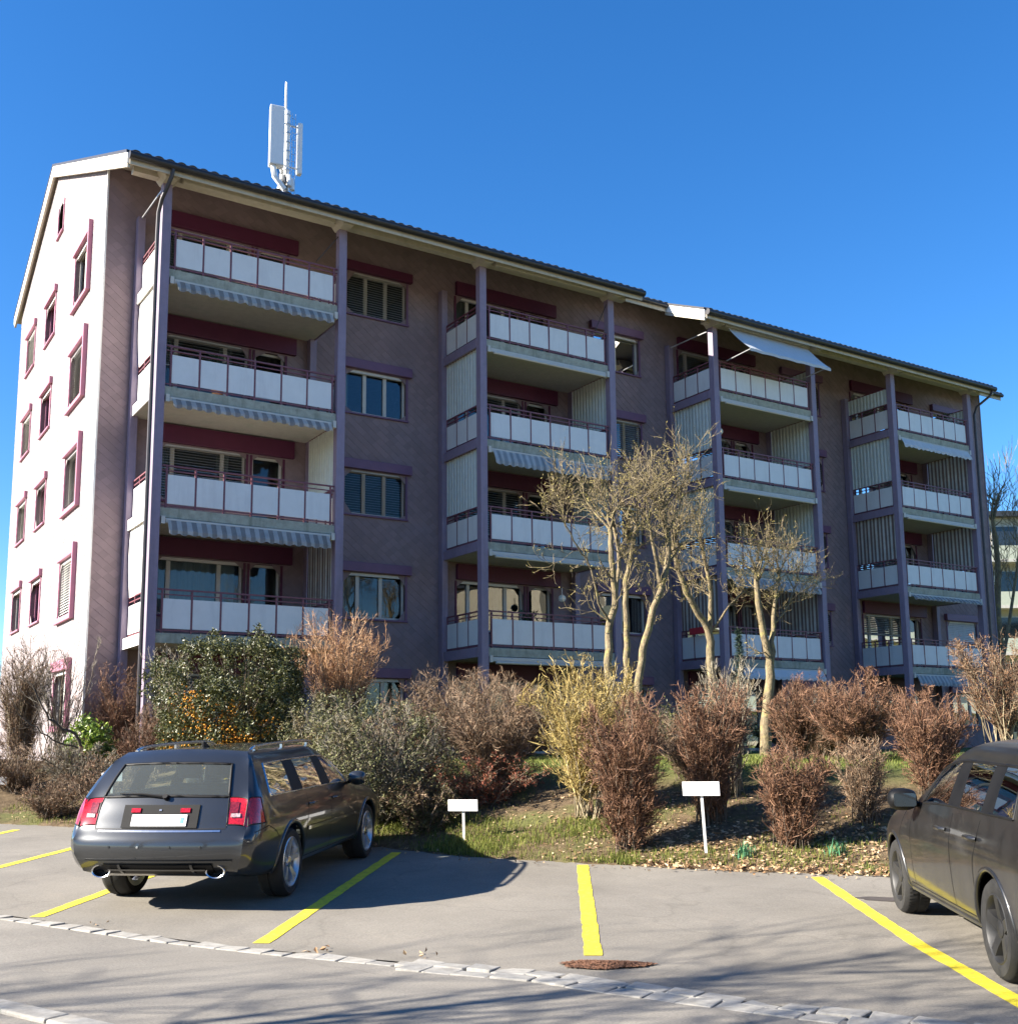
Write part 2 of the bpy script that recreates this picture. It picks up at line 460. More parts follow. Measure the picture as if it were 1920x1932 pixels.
kerb = thing('kerb_setts', 'line of pale granite setts between road and parking bays', 'kerb', (*xy(8, float(sett(8.0))), 0))
kerb['kind'] = 'structure'
sett_meshes = []
for q in range(8):
    b = MB(); w, h = 0.5, 0.5
    j = lambda s=0.06: random.uniform(-s, s)
    top = [(-w + j(), -h + j(), 0.5 + j(.1)), (w + j(), -h + j(), 0.5 + j(.1)), (w + j(), h + j(), 0.5 + j(.1)), (-w + j(), h + j(), 0.5 + j(.1))]
    bot = [(x * 1.04, y * 1.04, -0.5) for x, y, z in top]
    b.v = bot + top; b.f = [(3, 2, 1, 0), (4, 5, 6, 7)] + [(i, (i + 1) % 4, 4 + (i + 1) % 4, 4 + i) for i in range(4)]
    sett_meshes.append(b.mesh('sett', M['granite']))
# walk the curve and lay one row, two rows where the strip widens on the right
def lay_setts(off, n0, n1, wid, lenr):
    n = n0
    while n < n1:
        ln = random.uniform(*lenr)
        nm = n + ln * 0.5 * 0.88
        d = float(sett(nm)) + off
        dd = (float(sett(nm + .1)) - float(sett(nm - .1))) / 0.2
        x, y = xy(nm, d)
        o = add('sett', random.choice(sett_meshes), kerb, (x, y, float(asphalt_z(x, y)) - 0.039 + random.uniform(-.003, .004)))
        o.rotation_euler = (R(random.uniform(-1.2, 1.2)), R(random.uniform(-1.2, 1.2)), math.atan2(-0.6 + 0.8 * dd, 0.8 + 0.6 * dd) + R(random.uniform(-2, 2)))
        o.scale = (ln - 0.012, wid + random.uniform(-.012, .006), 0.09)
        b = o.modifiers.new('bevel', 'BEVEL'); b.width = 0.035; b.segments = 1
        n += ln / math.sqrt(1 + dd * dd)
lay_setts(0.0, -1.0, 7.9, 0.145, (0.19, 0.28))
lay_setts(0.10, 7.9, 12.4, 0.185, (0.20, 0.30))
lay_setts(-0.095, 7.85, 12.4, 0.185, (0.20, 0.30))

def paint_line(a, b, w, label):
    a, b = np.array(a), np.array(b); u = (b - a) / np.linalg.norm(b - a); p = np.array([-u[1], u[0]])
    L_ = np.linalg.norm(b - a); k = 60
    t = np.linspace(0, L_, k); V = []
    for s in (-1, 0, 1):
        wob = w / 2 * s * (1 + 0.05 * np.sin(t * 9 + s) + 0.04 * RNG.standard_normal(k))
        pts = a + np.outer(t, u) + np.outer(wob, p)
        V.append(np.column_stack([pts, asphalt_z(pts[:, 0], pts[:, 1]) + 0.004]))
    V = np.array(V)
    me = grid_mesh('parking_line', V[..., 0], V[..., 1], V[..., 2]); me.materials.append(M['yellow'])
    tag(add('parking_line', me), label, 'road marking', 'yellow bay lines', 'structure')
paint_line((-4.53, -13.17), (-1.10, -8.75), 0.13, 'yellow bay line running under the left side of the estate car')
paint_line((-3.30, -15.42), (0.03, -11.14), 0.13, 'yellow bay line half in the shadow of the estate car')
paint_line((-1.53, -17.30), (1.20, -13.48), 0.13, 'yellow bay line ending at the rusty patch beside the setts')
paint_line((-0.50, -20.0), (2.59, -15.68), 0.13, 'yellow bay line beside the dusty black car')
paint_line((-5.45, -10.87), (-2.55, -7.2), 0.13, 'yellow bay line at the left edge, left of the estate car')
paint_line((-6.1, -8.7), (-3.44, -4.94), 0.13, 'farthest short yellow bay line at the left edge by the bank')

# low kerb of the far pavement, bottom left corner
kb = MB()
for a, b in (((-5.9, -15.3), (-5.16, -17.1)), ((-5.155, -17.11), (-4.55, -18.6))):
    a, b = np.array(a), np.array(b); u = (b - a) / np.linalg.norm(b - a); p = np.array([u[1], -u[0]])
    q = [a, b, b + p * -0.16, a + p * -0.16]
    kb.prism([(float(v[0]), float(v[1])) for v in q], (-0.05, 0.025), 'z')
tag(kb.build('kerb_stone', M['granite'], bevel=0.012), 'flush pale kerb stones in the bottom left corner of the road', 'kerb', kind='structure')

# rusty grit patch at the end of the third bay line
n = 5200
th = RNG.uniform(0, 2 * np.pi, n); rr = np.sqrt(RNG.uniform(0, 1, n)) * (0.9 + 0.10 * np.sin(3 * th + 1) + 0.05 * np.sin(7 * th)) * RNG.uniform(.85, 1.1, n)
px_ = -1.68 + 0.33 * rr * np.cos(th) * 0.8 + 0.15 * rr * np.sin(th) * 0.6
py_ = -17.62 + 0.33 * rr * np.cos(th) * -0.6 + 0.15 * rr * np.sin(th) * 0.8
s = RNG.uniform(0.004, 0.011, n); V = []; Fq = []
tz = 0.006 + 0.012 * (1 - np.clip(rr, 0, 1)) * RNG.uniform(0, 1, n)
a0 = RNG.uniform(0, 6.28, n)
quad = np.stack([np.stack([px_ + s * np.cos(a0 + k * np.pi / 2), py_ + s * np.sin(a0 + k * np.pi / 2), tz + RNG.uniform(0, .008, n)], 1) for k in range(4)], 1)
me = fast_mesh('rusty_grit', quad.reshape(-1, 3), np.arange(n * 4).reshape(-1, 4)); me.materials.append(M['rust'])
tag(add('rusty_grit', me), 'patch of rusty brown grit beside the setts', 'grit', kind='stuff')

# thin darker patch on the asphalt beside the black car
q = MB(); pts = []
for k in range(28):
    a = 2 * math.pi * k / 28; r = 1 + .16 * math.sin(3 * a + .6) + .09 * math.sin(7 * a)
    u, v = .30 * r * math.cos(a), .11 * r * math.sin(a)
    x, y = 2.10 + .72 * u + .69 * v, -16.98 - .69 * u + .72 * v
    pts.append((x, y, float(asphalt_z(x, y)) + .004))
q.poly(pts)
tag(q.build('dark_patch', simple('dark_patch_asphalt', (0.055, 0.045, 0.04), .8, var=.3, scale=12), None), 'dark patch on the asphalt by the black car front wheel', 'stain', kind='structure')
# ------------------------------------------------------------------ the apartment building
XG, XE, YW, YB = -1.08, 33.15, 2.1, 14.5       # gable plane, far end, street front, back
YR = 9.0                                        # ridge
def zr(y): return 15.42 + 0.44 * ((y if y <= YR else 2 * YR - y) - YW)   # underside of the roof
FRONT = lambda a, o, z: (a, YW - o, z)
GABLE = lambda a, o, z: (XG - o, a, z)
ZP = lambda l: 4.04 + 2.75 * (l - 1)            # underside of the balcony panels, floors 0..4
BX = lambda k: -0.24 + 8.37 * k                 # left column of each balcony stack
BW = 4.32
BASE = 0.75

bld = thing('apartment_building', 'four-storey lilac apartment block with stacked white balconies and dark tiled roof', 'building', (XG, YW, BASE))

# ---- openings -------------------------------------------------------
front_holes, gable_holes = [], []
def hole_grid(mb, a0, a1, z0, z1, holes, depth):
    A = sorted({a0, a1, *[h[0] for h in holes], *[h[1] for h in holes]})
    Z = sorted({z0, z1, *[h[2] for h in holes], *[h[3] for h in holes]})
    for i in range(len(A) - 1):
        for j in range(len(Z) - 1):
            ca, cz = (A[i] + A[i + 1]) / 2, (Z[j] + Z[j + 1]) / 2
            if any(h[0] < ca < h[1] and h[2] < cz < h[3] for h in holes): continue
            mb.poly([(A[i], 0, Z[j]), (A[i + 1], 0, Z[j]), (A[i + 1], 0, Z[j + 1]), (A[i], 0, Z[j + 1])])
    for h in holes:
        mb.poly([(h[0], 0, h[2]), (h[0], -depth, h[2]), (h[0], -depth, h[3]), (h[0], 0, h[3])])
        mb.poly([(h[1], 0, h[2]), (h[1], -depth, h[2]), (h[1], -depth, h[3]), (h[1], 0, h[3])])
        mb.poly([(h[0], 0, h[2]), (h[0], -depth, h[2]), (h[1], -depth, h[2]), (h[1], 0, h[2])])
        mb.poly([(h[0], 0, h[3]), (h[0], -depth, h[3]), (h[1], -depth, h[3]), (h[1], 0, h[3])])

def window(T, a0, a1, z0, z1, splits, blind=0.0, boxm=None, box=(0.02, 0.27), boxw=(0.14, 0.14), sill=True, trim='purple_dark', curtain=None,
           jamb=False, slat='blind', fr='frame', tilt=25, transom=None, out=0.15, deep=0.16):
    """one window: frame, panes, sill, lintel box, blind as sub-parts"""
    (front_holes if T is FRONT else gable_holes).append((a0, a1, z0, z1))
    w = group_empty('window', bld)
    f = MB(T); t = 0.06; d0, d1 = -deep, -deep + 0.07
    A = [a0 + (a1 - a0) * s for s in splits]
    f.box(a0, a1, d0, d1, z0, z0 + t); f.box(a0, a1, d0, d1, z1 - t, z1)
    f.box(a0, a0 + t, d0, d1, z0 + t, z1 - t); f.box(a1 - t, a1, d0, d1, z0 + t, z1 - t)
    for a in A[1:-1]: f.box(a - 0.05, a + 0.05, d0 + .002, d1 + 0.008, z0 + t, z1 - t)
    if transom: f.box(a0 + t, a1 - t, d0 + .003, d1, transom - 0.03, transom + 0.03)
    f.build('frame', M[fr], w)
    for i in range(len(A) - 1):
        p = MB(T); p.box(A[i] + 0.03, A[i + 1] - 0.03, d0 + 0.03, d0 + 0.036, z0 + 0.03, z1 - 0.03)
        p.build('pane', M['glass'], w)
    if blind > 0:
        b = MB(T); z = z1 - 0.05; zend = z1 - (z1 - z0) * blind; c, s = 0.036 * math.cos(R(tilt)), 0.036 * math.sin(R(tilt))
        b.box(a0 + 0.02, a1 - 0.02, d1 + 0.025, d1 + 0.09, z1 - 0.05, z1 - 0.004)
        while z > zend + 0.03:
            o = d1 + 0.055
            b.poly([(a0 + 0.03, o - c, z + s), (a1 - 0.03, o - c, z + s), (a1 - 0.03, o, z + 0.006), (a0 + 0.03, o, z + 0.006)])
            b.poly([(a0 + 0.03, o, z + 0.006), (a1 - 0.03, o, z + 0.006), (a1 - 0.03, o + c, z - s), (a0 + 0.03, o + c, z - s)])
            z -= 0.066
        b.box(a0 + 0.03, a1 - 0.03, d1 + 0.03, d1 + 0.08, z, z + 0.02)
        b.build('blind', M[slat], w)
    elif boxm:
        b = MB(T); b.box(a0 + 0.02, a1 - 0.02, d1 + 0.025, d1 + 0.09, z1 - 0.075, z1 - 0.004); b.build('blind', M['blind_light'], w)
    if curtain:
        for c0, c1 in curtain:
            q = MB(T); n = 26; ca, cb = a0 + (a1 - a0) * c0, a0 + (a1 - a0) * c1
            pts = [(ca + (cb - ca) * i / n, -deep - 0.14 + 0.025 * math.sin(i * 1.9) + 0.01 * math.sin(i * 4.1)) for i in range(n + 1)]
            for i in range(n):
                q.poly([(pts[i][0], pts[i][1], z0 - .05), (pts[i + 1][0], pts[i + 1][1], z0 - .05), (pts[i + 1][0], pts[i + 1][1], z1 + .03), (pts[i][0], pts[i][1], z1 + .03)])
            q.build('curtain', M['curtain'], w, smooth=80)
    if boxm:
        q = MB(T); q.box(a0 - boxw[0], a1 + boxw[1], 0.004, out, z1 + box[0], z1 + box[1]); q.build('lintel_box', M[boxm], w, bevel=0.008)
    if sill:
        q = MB(T); q.box(a0 - 0.07, a1 + 0.07, -0.08, 0.07, z0 - 0.05, z0 - 0.004); q.build('sill', M[trim], w, bevel=0.005)
    if trim:
        for ta in (a0 - 0.055, a1 + 0.002):
            q = MB(T); q.box(ta, ta + .053, 0.0, 0.034, z0, z1); q.build('trim', M[trim], w)
    if jamb:
        q = MB(T); q.box(a0 - 0.39, a0 - 0.30, 0.004, 0.12, z0 - 0.16, z1 + box[1] + 0.002)
        q.box(a0 - 0.298, a1 + 0.10, 0.004, 0.10, z0 - 0.15, z0 - 0.06)
        q.build('jamb', M[trim], w, bevel=0.008)
    return w

# windows between the balconies
for k in range(4):
    x0 = 5.16 + 8.30 * k
    for l in range(0, 5):
        z0, z1 = ZP(l) + 0.73, ZP(l) + 1.92
        kw = dict(boxm='purple_dark')
        sp = [0, .333, .667, 1]
        if k == 0:
            if l == 4: kw.update(blind=1.0, boxm='maroon', tilt=35)
            elif l == 3: kw.update(curtain=[(0, .12)])
            elif l == 2: kw.update(blind=1.0, tilt=12)
            elif l == 1: kw.update(curtain=[(0, .22)]); sp = [0, .25, .62, 1]
        elif k == 1:
            if l == 3: kw.update(blind=1.0, tilt=30)
            elif l == 4: kw.update(curtain=[(0, .1)]); sp = [0, .5, 1]
            else: sp = [0, .5, 1]
        elif k == 3 and l == 1: kw.update(blind=1.0, tilt=62, slat='blind_light')
        elif k == 2: kw.update(blind=[.4, 1, 0, .7, 1][l])
        window(FRONT, x0, x0 + 1.80, z0, z1, sp, **kw)
# window bands and doors behind the balconies
for k in range(4):
    ox = 8.37 * k - 0.1 * (k > 0)
    for l in range(0, 5):
        zp = ZP(l); z1 = zp + 1.93
        bl = {(0, 4): .9, (0, 3): .55, (0, 2): 1.0, (0, 1): 0, (1, 4): 0, (1, 3): .25, (1, 2): 1.0, (1, 1): 0}.get((k, l), random.choice([0, .5, 1.0]))
        cu = [(0.12, .95)] if (k, l) == (0, 1) else ([(0, .2), (.7, .85)] if (k, l) != (1, 1) else [(.62, .70)])
        window(FRONT, ox + 0.28, ox + 2.50, zp + 0.55, z1, [0, .19, .74, 1], blind=bl, boxm='maroon', box=(0.03, 0.46 if l < 4 else 0.42), boxw=(0.02, 1.24), trim='maroon', curtain=cu, out=0.12)
        window(FRONT, ox + 2.66, ox + 3.46, zp - 0.06, z1 - .004, [0, 1], boxm=None, sill=False, trim='maroon', transom=zp + 0.75)
# gable windows (a = y)
for l, z1 in ((4, 14.40), (3, 11.65), (2, 8.90), (1, 6.15)):
    window(GABLE, 3.98, 5.55, z1 - 1.42, z1, [0, .5, 1], blind={4: 0, 3: 1, 2: 1, 1: 1}[l], tilt=48, boxm='surround', jamb=True, trim='surround', boxw=(.38, .10), out=.10, slat='blind_light' if l == 1 else 'blind')
    window(GABLE, 8.25, 9.65, z1 - 1.18, z1 + .03, [0, .5, 1], blind={4: 0, 3: 0, 2: 1, 1: 0}[l], tilt=48, boxm='surround', trim='surround', fr='surround', out=.10, box=(.02, .22))
    window(GABLE, 11.5, 12.9, z1 - 1.12, z1 + .12, [0, .5, 1], blind={4: 1, 3: 1, 2: 1, 1: 0}[l], tilt=48, boxm='surround', trim='surround', slat='blind_light', out=.10, box=(.02, .22))
window(GABLE, 7.72, 8.46, 16.14, 17.08, [0, 1], trim='surround', fr='surround')
window(GABLE, 3.95, 5.6, 2.05, 3.36, [0, .5, 1], boxm='surround', jamb=True, trim='surround', boxw=(.38, .10), out=.10)

# ---- walls ----------------------------------------------------------
w = MB(FRONT); hole_grid(w, XG, XE, BASE, 15.42, front_holes, 0.30)
fw = w.build('facade_wall', M['wall'], bld)
w = MB(GABLE)
hole_grid(w, YW + .002, YB, BASE, 15.40, [h for h in gable_holes if h[3] < 15.4], 0.30)
ZBK = zr(YB); lo, hi = (lambda z: YW + (z - 15.40) / 0.44), (lambda z: YB - max(0, z - ZBK) / 0.44)
att = [h for h in gable_holes if h[3] > 15.4][0]
for z0, z1 in ((15.40, ZBK), (ZBK, att[2]), (att[3], zr(YR) - .004)):
    w.poly([(lo(z0), 0, z0), (hi(z0), 0, z0), (hi(z1), 0, z1), (lo(z1), 0, z1)])
z0, z1 = att[2], att[3]
w.poly([(lo(z0), 0, z0), (att[0], 0, z0), (att[0], 0, z1), (lo(z1), 0, z1)])
w.poly([(att[1], 0, z0), (hi(z0), 0, z0), (hi(z1), 0, z1), (att[1], 0, z1)])
gw = w.build('gable_wall', M['wall'], bld)
w = MB(); w.box(XG + .01, XE - .01, YB - 0.3, YB, BASE, ZBK - .14)
w.build('rear_wall', M['shingle'], bld)
w = MB(); w.prism([(YW, BASE), (YB, BASE), (YB, ZBK), (YR, zr(YR) - .005), (YW, 15.40)], (XE - .3, XE), 'x')
w.build('end_wall', M['shingle'], bld)
for l in range(0, 5):
    w = MB(); w.box(XG + .02, XE - .31, YW + .31, YB - .31, ZP(l) - .30, ZP(l) - .08); w.build('floor_slab', M['room'], bld)
    for k in range(9):
        w = MB(); x = 3.75 + 4.18 * k - (k % 2) * .15
        if x < XE - 1: w.box(x, x + .12, YW + .32, YB - .32, ZP(l) - .078, ZP(l) + 2.44); w.build('party_wall', M['room'], bld)
    w = MB(); w.box(XG + .3, XE - .4, 6.5, 6.62, ZP(l) - .077, ZP(l) + 2.43); w.build('party_wall', M['room'], bld)

# ---- diamond shingles -------------------------------------------------
SW, SHH = 0.27, 0.215
def shingle_pts(a0, a1, z0, z1, holes, keep=None):
    ni, nj = int((a1 - a0) / (SW / 2)) + 2, int((z1 - z0) / (SHH / 2)) + 2
    I, J = np.meshgrid(np.arange(ni), np.arange(nj)); m = (I + J) % 2 == 0
    a = a0 + I[m] * SW / 2; z = z0 + J[m] * SHH / 2
    ok = np.ones(len(a), bool)
    for h in holes:
        ok &= ~((a > h[0] + SW * .48) & (a < h[1] - SW * .48) & (z > h[2] + SHH * .48) & (z < h[3] - SHH * .48))
    if keep is not None: ok &= keep(a, z)
    return a[ok], z[ok]
def shingle_verts(a, z, lim, holes=()):
    n = len(a); jit = RNG.uniform(-.002, .002, n)
    A = np.stack([a, a - SW / 2, a, a + SW / 2, a - SW / 2, a, a + SW / 2], 1)
    Z = np.stack([z + SHH / 2, z, z - SHH / 2 - .004, z, z, z - SHH / 2 - .004, z], 1)
    O = np.stack([0.002 + 0 * jit, 0.009 + jit, 0.012 + jit, 0.006 + jit, 0 * jit, 0 * jit, 0 * jit], 1)
    A = np.clip(A, lim[0], lim[1]); Z = np.clip(Z, lim[2], lim[3])
    for h in holes:                       # trim the pieces at the openings
        ins = (A > h[0]) & (A < h[1]) & (Z > h[2]) & (Z < h[3])
        dd = np.stack([A - h[0], h[1] - A, Z - h[2], h[3] - Z]); w_ = np.argmin(dd, 0)
        A = np.where(ins & (w_ == 0), h[0], np.where(ins & (w_ == 1), h[1], A)); Z = np.where(ins & (w_ == 2), h[2], np.where(ins & (w_ == 3), h[3], Z))
    return A, O, Z
SF = np.array([[0, 1, 2, 3], [1, 4, 5, 2], [2, 5, 6, 3]])
def shingle_mesh(name, T, a, z, lim, mat):
    A, O, Z = shingle_verts(a, z, lim, front_holes if T is FRONT else gable_holes)
    if T is FRONT: V = np.stack([A, YW - O, Z], -1)
    else: V = np.stack([XG - O, A, Z], -1)
    n = len(a)
    me = fast_mesh(name, V.reshape(-1, 3), (np.arange(n)[:, None, None] * 7 + SF[None]).reshape(-1, 4))
    me.materials.append(mat); return me
a, z = shingle_pts(XG, XE, BASE, 15.40, front_holes)
single = (a > XG + SW * .49) & (a < -0.12) & (z > 4.0) & (z < 15.2)
idx = np.where(single)[0]; idx = idx[np.argsort(-z[idx])][:300]
mask = np.ones(len(a), bool); mask[idx] = False
o = add('shingle_cladding', shingle_mesh('shingle_cladding', FRONT, a[mask], z[mask], (XG, XE, BASE, 15.41), M['shingle']), bld); o['kind'] = 'stuff'
one = MB(); one.v = [(0, -.002, SHH / 2), (-SW / 2, -.009, 0), (0, -.012, -SHH / 2 - .004), (SW / 2, -.006, 0), (-SW / 2, 0, 0), (0, 0, -SHH / 2 - .004), (SW / 2, 0, 0)]
one.f = [tuple(q) for q in SF.tolist()]
one = one.mesh('shingle', M['shingle'])
for i in idx:
    add('shingle', one, fw, (float(a[i]), YW - random.uniform(0, .002), float(z[i])))
a, z = shingle_pts(YW, YB, BASE, 18.4, gable_holes, lambda a, z: z < 15.42 + 0.44 * (np.where(a <= YR, a, 2 * YR - a) - YW) - .02)
o = add('gable_cladding', shingle_mesh('gable_cladding', GABLE, a, z, (YW, YB, BASE, 18.44), M['shingle_gable_lit']), bld); o['kind'] = 'stuff'
q = MB(); q.box(XG - .035, XG + .012, YW - .035, YW + .012, BASE, 15.40); q.build('corner_trim', M['white'], bld)
q = MB(); q.box(XE - .012, XE + .03, YW - .03, YW + .012, BASE, 15.40); q.build('corner_trim', M['purple'], bld)

# ---- roof -------------------------------------------------------------
roof = group_empty('roof', bld)
X0, X1 = XG - 0.13, XE + 0.15
EXT = ((X0, 13.25), (15.75, 30.05)); YE, YM = -0.52, 1.25
def slab_poly(pts, lo_, hi_): return [(y, zr(y) + lo_) for y in pts] + [(y, zr(y) + hi_) for y in pts[::-1]]
q = MB(); q.prism(slab_poly([YM, YR, 15.05], .031, .20), (X0, X1), 'x')
for e in EXT: q.prism(slab_poly([YE, YM - .002], .031, .198), e, 'x')
q.build('roof_deck', M['tile'], roof)
q = MB(); q.prism(slab_poly([YM, YR, 15.05], 0, .03), (X0 + .002, X1 - .002), 'x')
for e in EXT: q.prism(slab_poly([YE, YM - .002], 0.001, .029), (e[0] + .002, e[1] - .002), 'x')
q.build('soffit', M['cream'], roof)
def verge(x, y0, y1, mat='white'):
    ys = [y0] + ([YR] if y0 < YR < y1 else []) + [y1]
    q = MB(); q.prism(slab_poly(ys, -.07, .17), (x - .045, x - .002), 'x'); q.build('verge_board', M[mat], roof)
    q = MB(); q.prism(slab_poly([y + (.0 if y == YR else .03 * (1 if y < YR else -1)) for y in ys], -.17, -.075), (x - .03, x + .03), 'x'); q.build('verge_board', M['cream'], roof)
    q = MB(); q.prism(slab_poly(ys, .172, .235), (x - .065, x + .1), 'x'); q.build('verge_flashing', M['gutter'], roof)
verge(X0, YE, 15.06)
verge(15.75, YE, YM)
q = MB(); q.prism(slab_poly([YE, YM], -.07, .2), (30.052, 30.09), 'x'); q.build('verge_board', M['cream'], roof)
q = MB(); q.prism(slab_poly([YE, YM], -.07, .2), (13.252, 13.29), 'x'); q.build('verge_board', M['cream'], roof)
for e in EXT:
    q = MB(); q.box(e[0] + .01, e[1] - .01, YE - .035, YE - .002, zr(YE) - .10, zr(YE) + .13); q.build('fascia', M['cream'], roof, bevel=.004)
    q = MB(); q.tube([(e[0] - .02, YE - .11, zr(YE) + .075), (e[1] + .02, YE - .11, zr(YE) + .085)], .092, 12); q.build('gutter', M['gutter'], roof, smooth=40)
for a_, b_ in ((13.3, 15.68), (30.1, X1)):
    q = MB(); q.box(a_, b_, YM - .035, YM - .002, zr(YM) - .08, zr(YM) + .13); q.build('fascia', M['cream'], roof)
    q = MB(); q.tube([(a_, YM - .11, zr(YM) + .09), (b_, YM - .11, zr(YM) + .09)], .07, 10); q.build('gutter', M['gutter'], roof, smooth=40)
# curved pantiles along the eaves
t = MB(); n = 8; prof = [(-.125 + .25 * i / n, .06 * math.sin(math.pi * i / n) ** 0.8 if i < n else 0.0) for i in range(n + 1)]
ln = 0.42; sl = math.atan(.44)
def tp(x, s, h): return (x, s * math.cos(sl) - h * math.sin(sl), s * math.sin(sl) + h * math.cos(sl))
for i in range(n):
    (xa, ha), (xb, hb) = prof[i], prof[i + 1]
    t.poly([tp(xa, 0, ha), tp(xb, 0, hb), tp(xb, ln, hb), tp(xa, ln, ha)])
    t.poly([tp(xa, 0, ha - .035), tp(xb, 0, hb - .035), tp(xb, 0, hb), tp(xa, 0, ha)])
tile_me = t.mesh('tile', M['tile'], smooth=50)
def tiles(x0, x1, ye):
    x = x0 + .125
    while x < x1:
        o = add('tile', tile_me, roof, (x, ye - .10, zr(ye) + .20 - .10 * .44 + random.uniform(-.006, .006)))
        o.rotation_euler = (R(random.uniform(-.8, .8)), 0, R(random.uniform(-.6, .6)))
        x += .25
for e in EXT: tiles(e[0], e[1], YE)
tiles(13.3, 15.7, YM); tiles(30.1, X1, YM)
for x in (X0 + 2.0 * i for i in range(18)):
    q = MB(); q.lathe([(0.0, x), (.11, x), (.13, x + 1.96), (0, x + 1.96)], 10, 'x', (0, YR, zr(YR) + .17)); q.build('ridge_tile', M['tile'], roof, smooth=40)

# ---- columns, beams ----------------------------------------------------
for k in range(4):
    for s in (0, 1):
        x = BX(k) + BW * s
        q = MB(); q.box(x - .105, x + .105, -.10, .11, BASE - .3, 14.20); q.build('column', M['purple'], bld, bevel=.012)
        q = MB(); q.prism([(x - .12, 14.17), (x + .12, 14.17), (x + .26, 14.34), (x + .26, 14.47), (x - .26, 14.47), (x - .26, 14.34)], (-.42, .16), 'y')
        q.build('bracket', M['cream'], bld, bevel=.01)
    x = BX(k) - .07
    q = MB(); q.box(x - .09, x + .09, 1.86, 2.074, BASE, 14.2 if k < 3 else 13.8); q.build('wall_post', M['purple'], bld, bevel=.008)
    q = MB(); x += BW + .14; q.box(x - .09, x + .09, 1.86, 2.074, BASE, 13.6); q.build('wall_post', M['purple'], bld, bevel=.008)
for k, (xa, xb) in enumerate(((X0 + .2, 4.2), (4.22, 7.9), (8.35, 13.0), (16.1, 20.6), (20.98, 24.7), (25.1, 29.9))):
    q = MB(); q.box(xa, xb, -.11, .10, 14.26, 14.45); q.build('eaves_beam', M['cream'], bld, bevel=.006)
q = MB(); q.tube([(-.31, 1.9, 14.17), (-.26, .1, 14.19)], .022, 6); q.build('tie_rod', M['steel'], bld)
q = MB(); q.tube([(16.2, 1.6, 14.0), (16.42, .1, 14.1)], .022, 6); q.build('tie_rod', M['steel'], bld)
q = MB(); q.tube([(11.9, -.05, 13.15), (12.35, -.02, 14.05)], .012, 5); q.build('awning_arm', M['gutter'], bld)
q = MB(); q.tube([(3.4, -.05, 13.2), (3.98, -.02, 14.0)], .012, 5); q.build('awning_arm', M['gutter'], bld)
q = MB(); q.tube([(-.28, YE - .11, 14.28), (-.30, YE - .10, 14.1), (-.42, -.30, 13.65), (-.44, -.15, 13.4), (-.44, -.12, 12.9), (-.44, -.12, BASE)], .045, 8)
q.build('downpipe', M['pipe'], bld, smooth=40)
q = MB(); q.tube([(29.9, YE - .11, 14.3), (29.85, YE - .05, 14.1), (29.5, -.2, 13.7), (29.42, -.12, 13.4), (29.42, -.12, BASE)], .045, 8)
q.build('downpipe', M['pipe'], bld, smooth=40)

# ---- balconies ----------------------------------------------------------
PW, PH = 0.600, 0.652
pm = MB().box(-PW / 2, PW / 2, -.006, .006, 0, PH).mesh('panel', M['panel'])
SPW = 0.535
spm = MB().box(-.006, .006, -SPW / 2, SPW / 2, 0, PH).mesh('panel', M['panel'])
post_me = MB().box(-.020, .020, -.022, .022, -.10, .83).mesh('post', M['rail'])

def ribbed(mb, x, y0, y1, z0, z1, pitch=.145, amp=.022):
    n = int((y1 - y0) / pitch * 8)
    pts = [(y0 + (y1 - y0) * i / n, x + amp * max(-.75, min(.75, 1.5 * math.sin(2 * math.pi * (y1 - y0) * i / n / pitch)))) for i in range(n + 1)]
    for i in range(n):
        mb.poly([(pts[i][1], pts[i][0], z0), (pts[i + 1][1], pts[i + 1][0], z0), (pts[i + 1][1], pts[i + 1][0], z1), (pts[i][1], pts[i][0], z1)])

def screen(b, x, zp, kind, zt=None):
    """privacy screen across the side of a balcony"""
    z0, z1 = zp + .87, zt or zp + 2.43
    if kind == 'rib':
        q = MB(); ribbed(q, x, .16, 1.84, z0, z1); q.build('screen', M['sheet'], b)
    elif kind == 'stripe':
        q = MB(); ribbed(q, x, .16, 1.84, z0, z1, .31, .012); q.build('screen', M['stripe_screen'], b)
    elif kind == 'cloth':
        q = MB(); n = 10
        for i in range(n):
            for j in range(12):
                def P(i, j):
                    y = .16 + 1.62 * i / n; zz = z0 - .02 + (z1 - z0 + .04) * j / 12
                    return (x - .02 + .05 * math.sin(y * 2.2) * math.sin(math.pi * j / 12) - .03 * (j / 12), y + .22 * (1 - i / n) * max(0, .35 - j / 12) ** 2 * 6, zz)
                q.poly([P(i, j), P(i + 1, j), P(i + 1, j + 1), P(i, j + 1)])
        q.build('screen', M['cloth'], b, smooth=80)
    q = MB(); q.box(x - .02, x + .02, .13, 1.86, z1 + .002, z1 + .03); q.build('screen_rail', M['rail'], b)

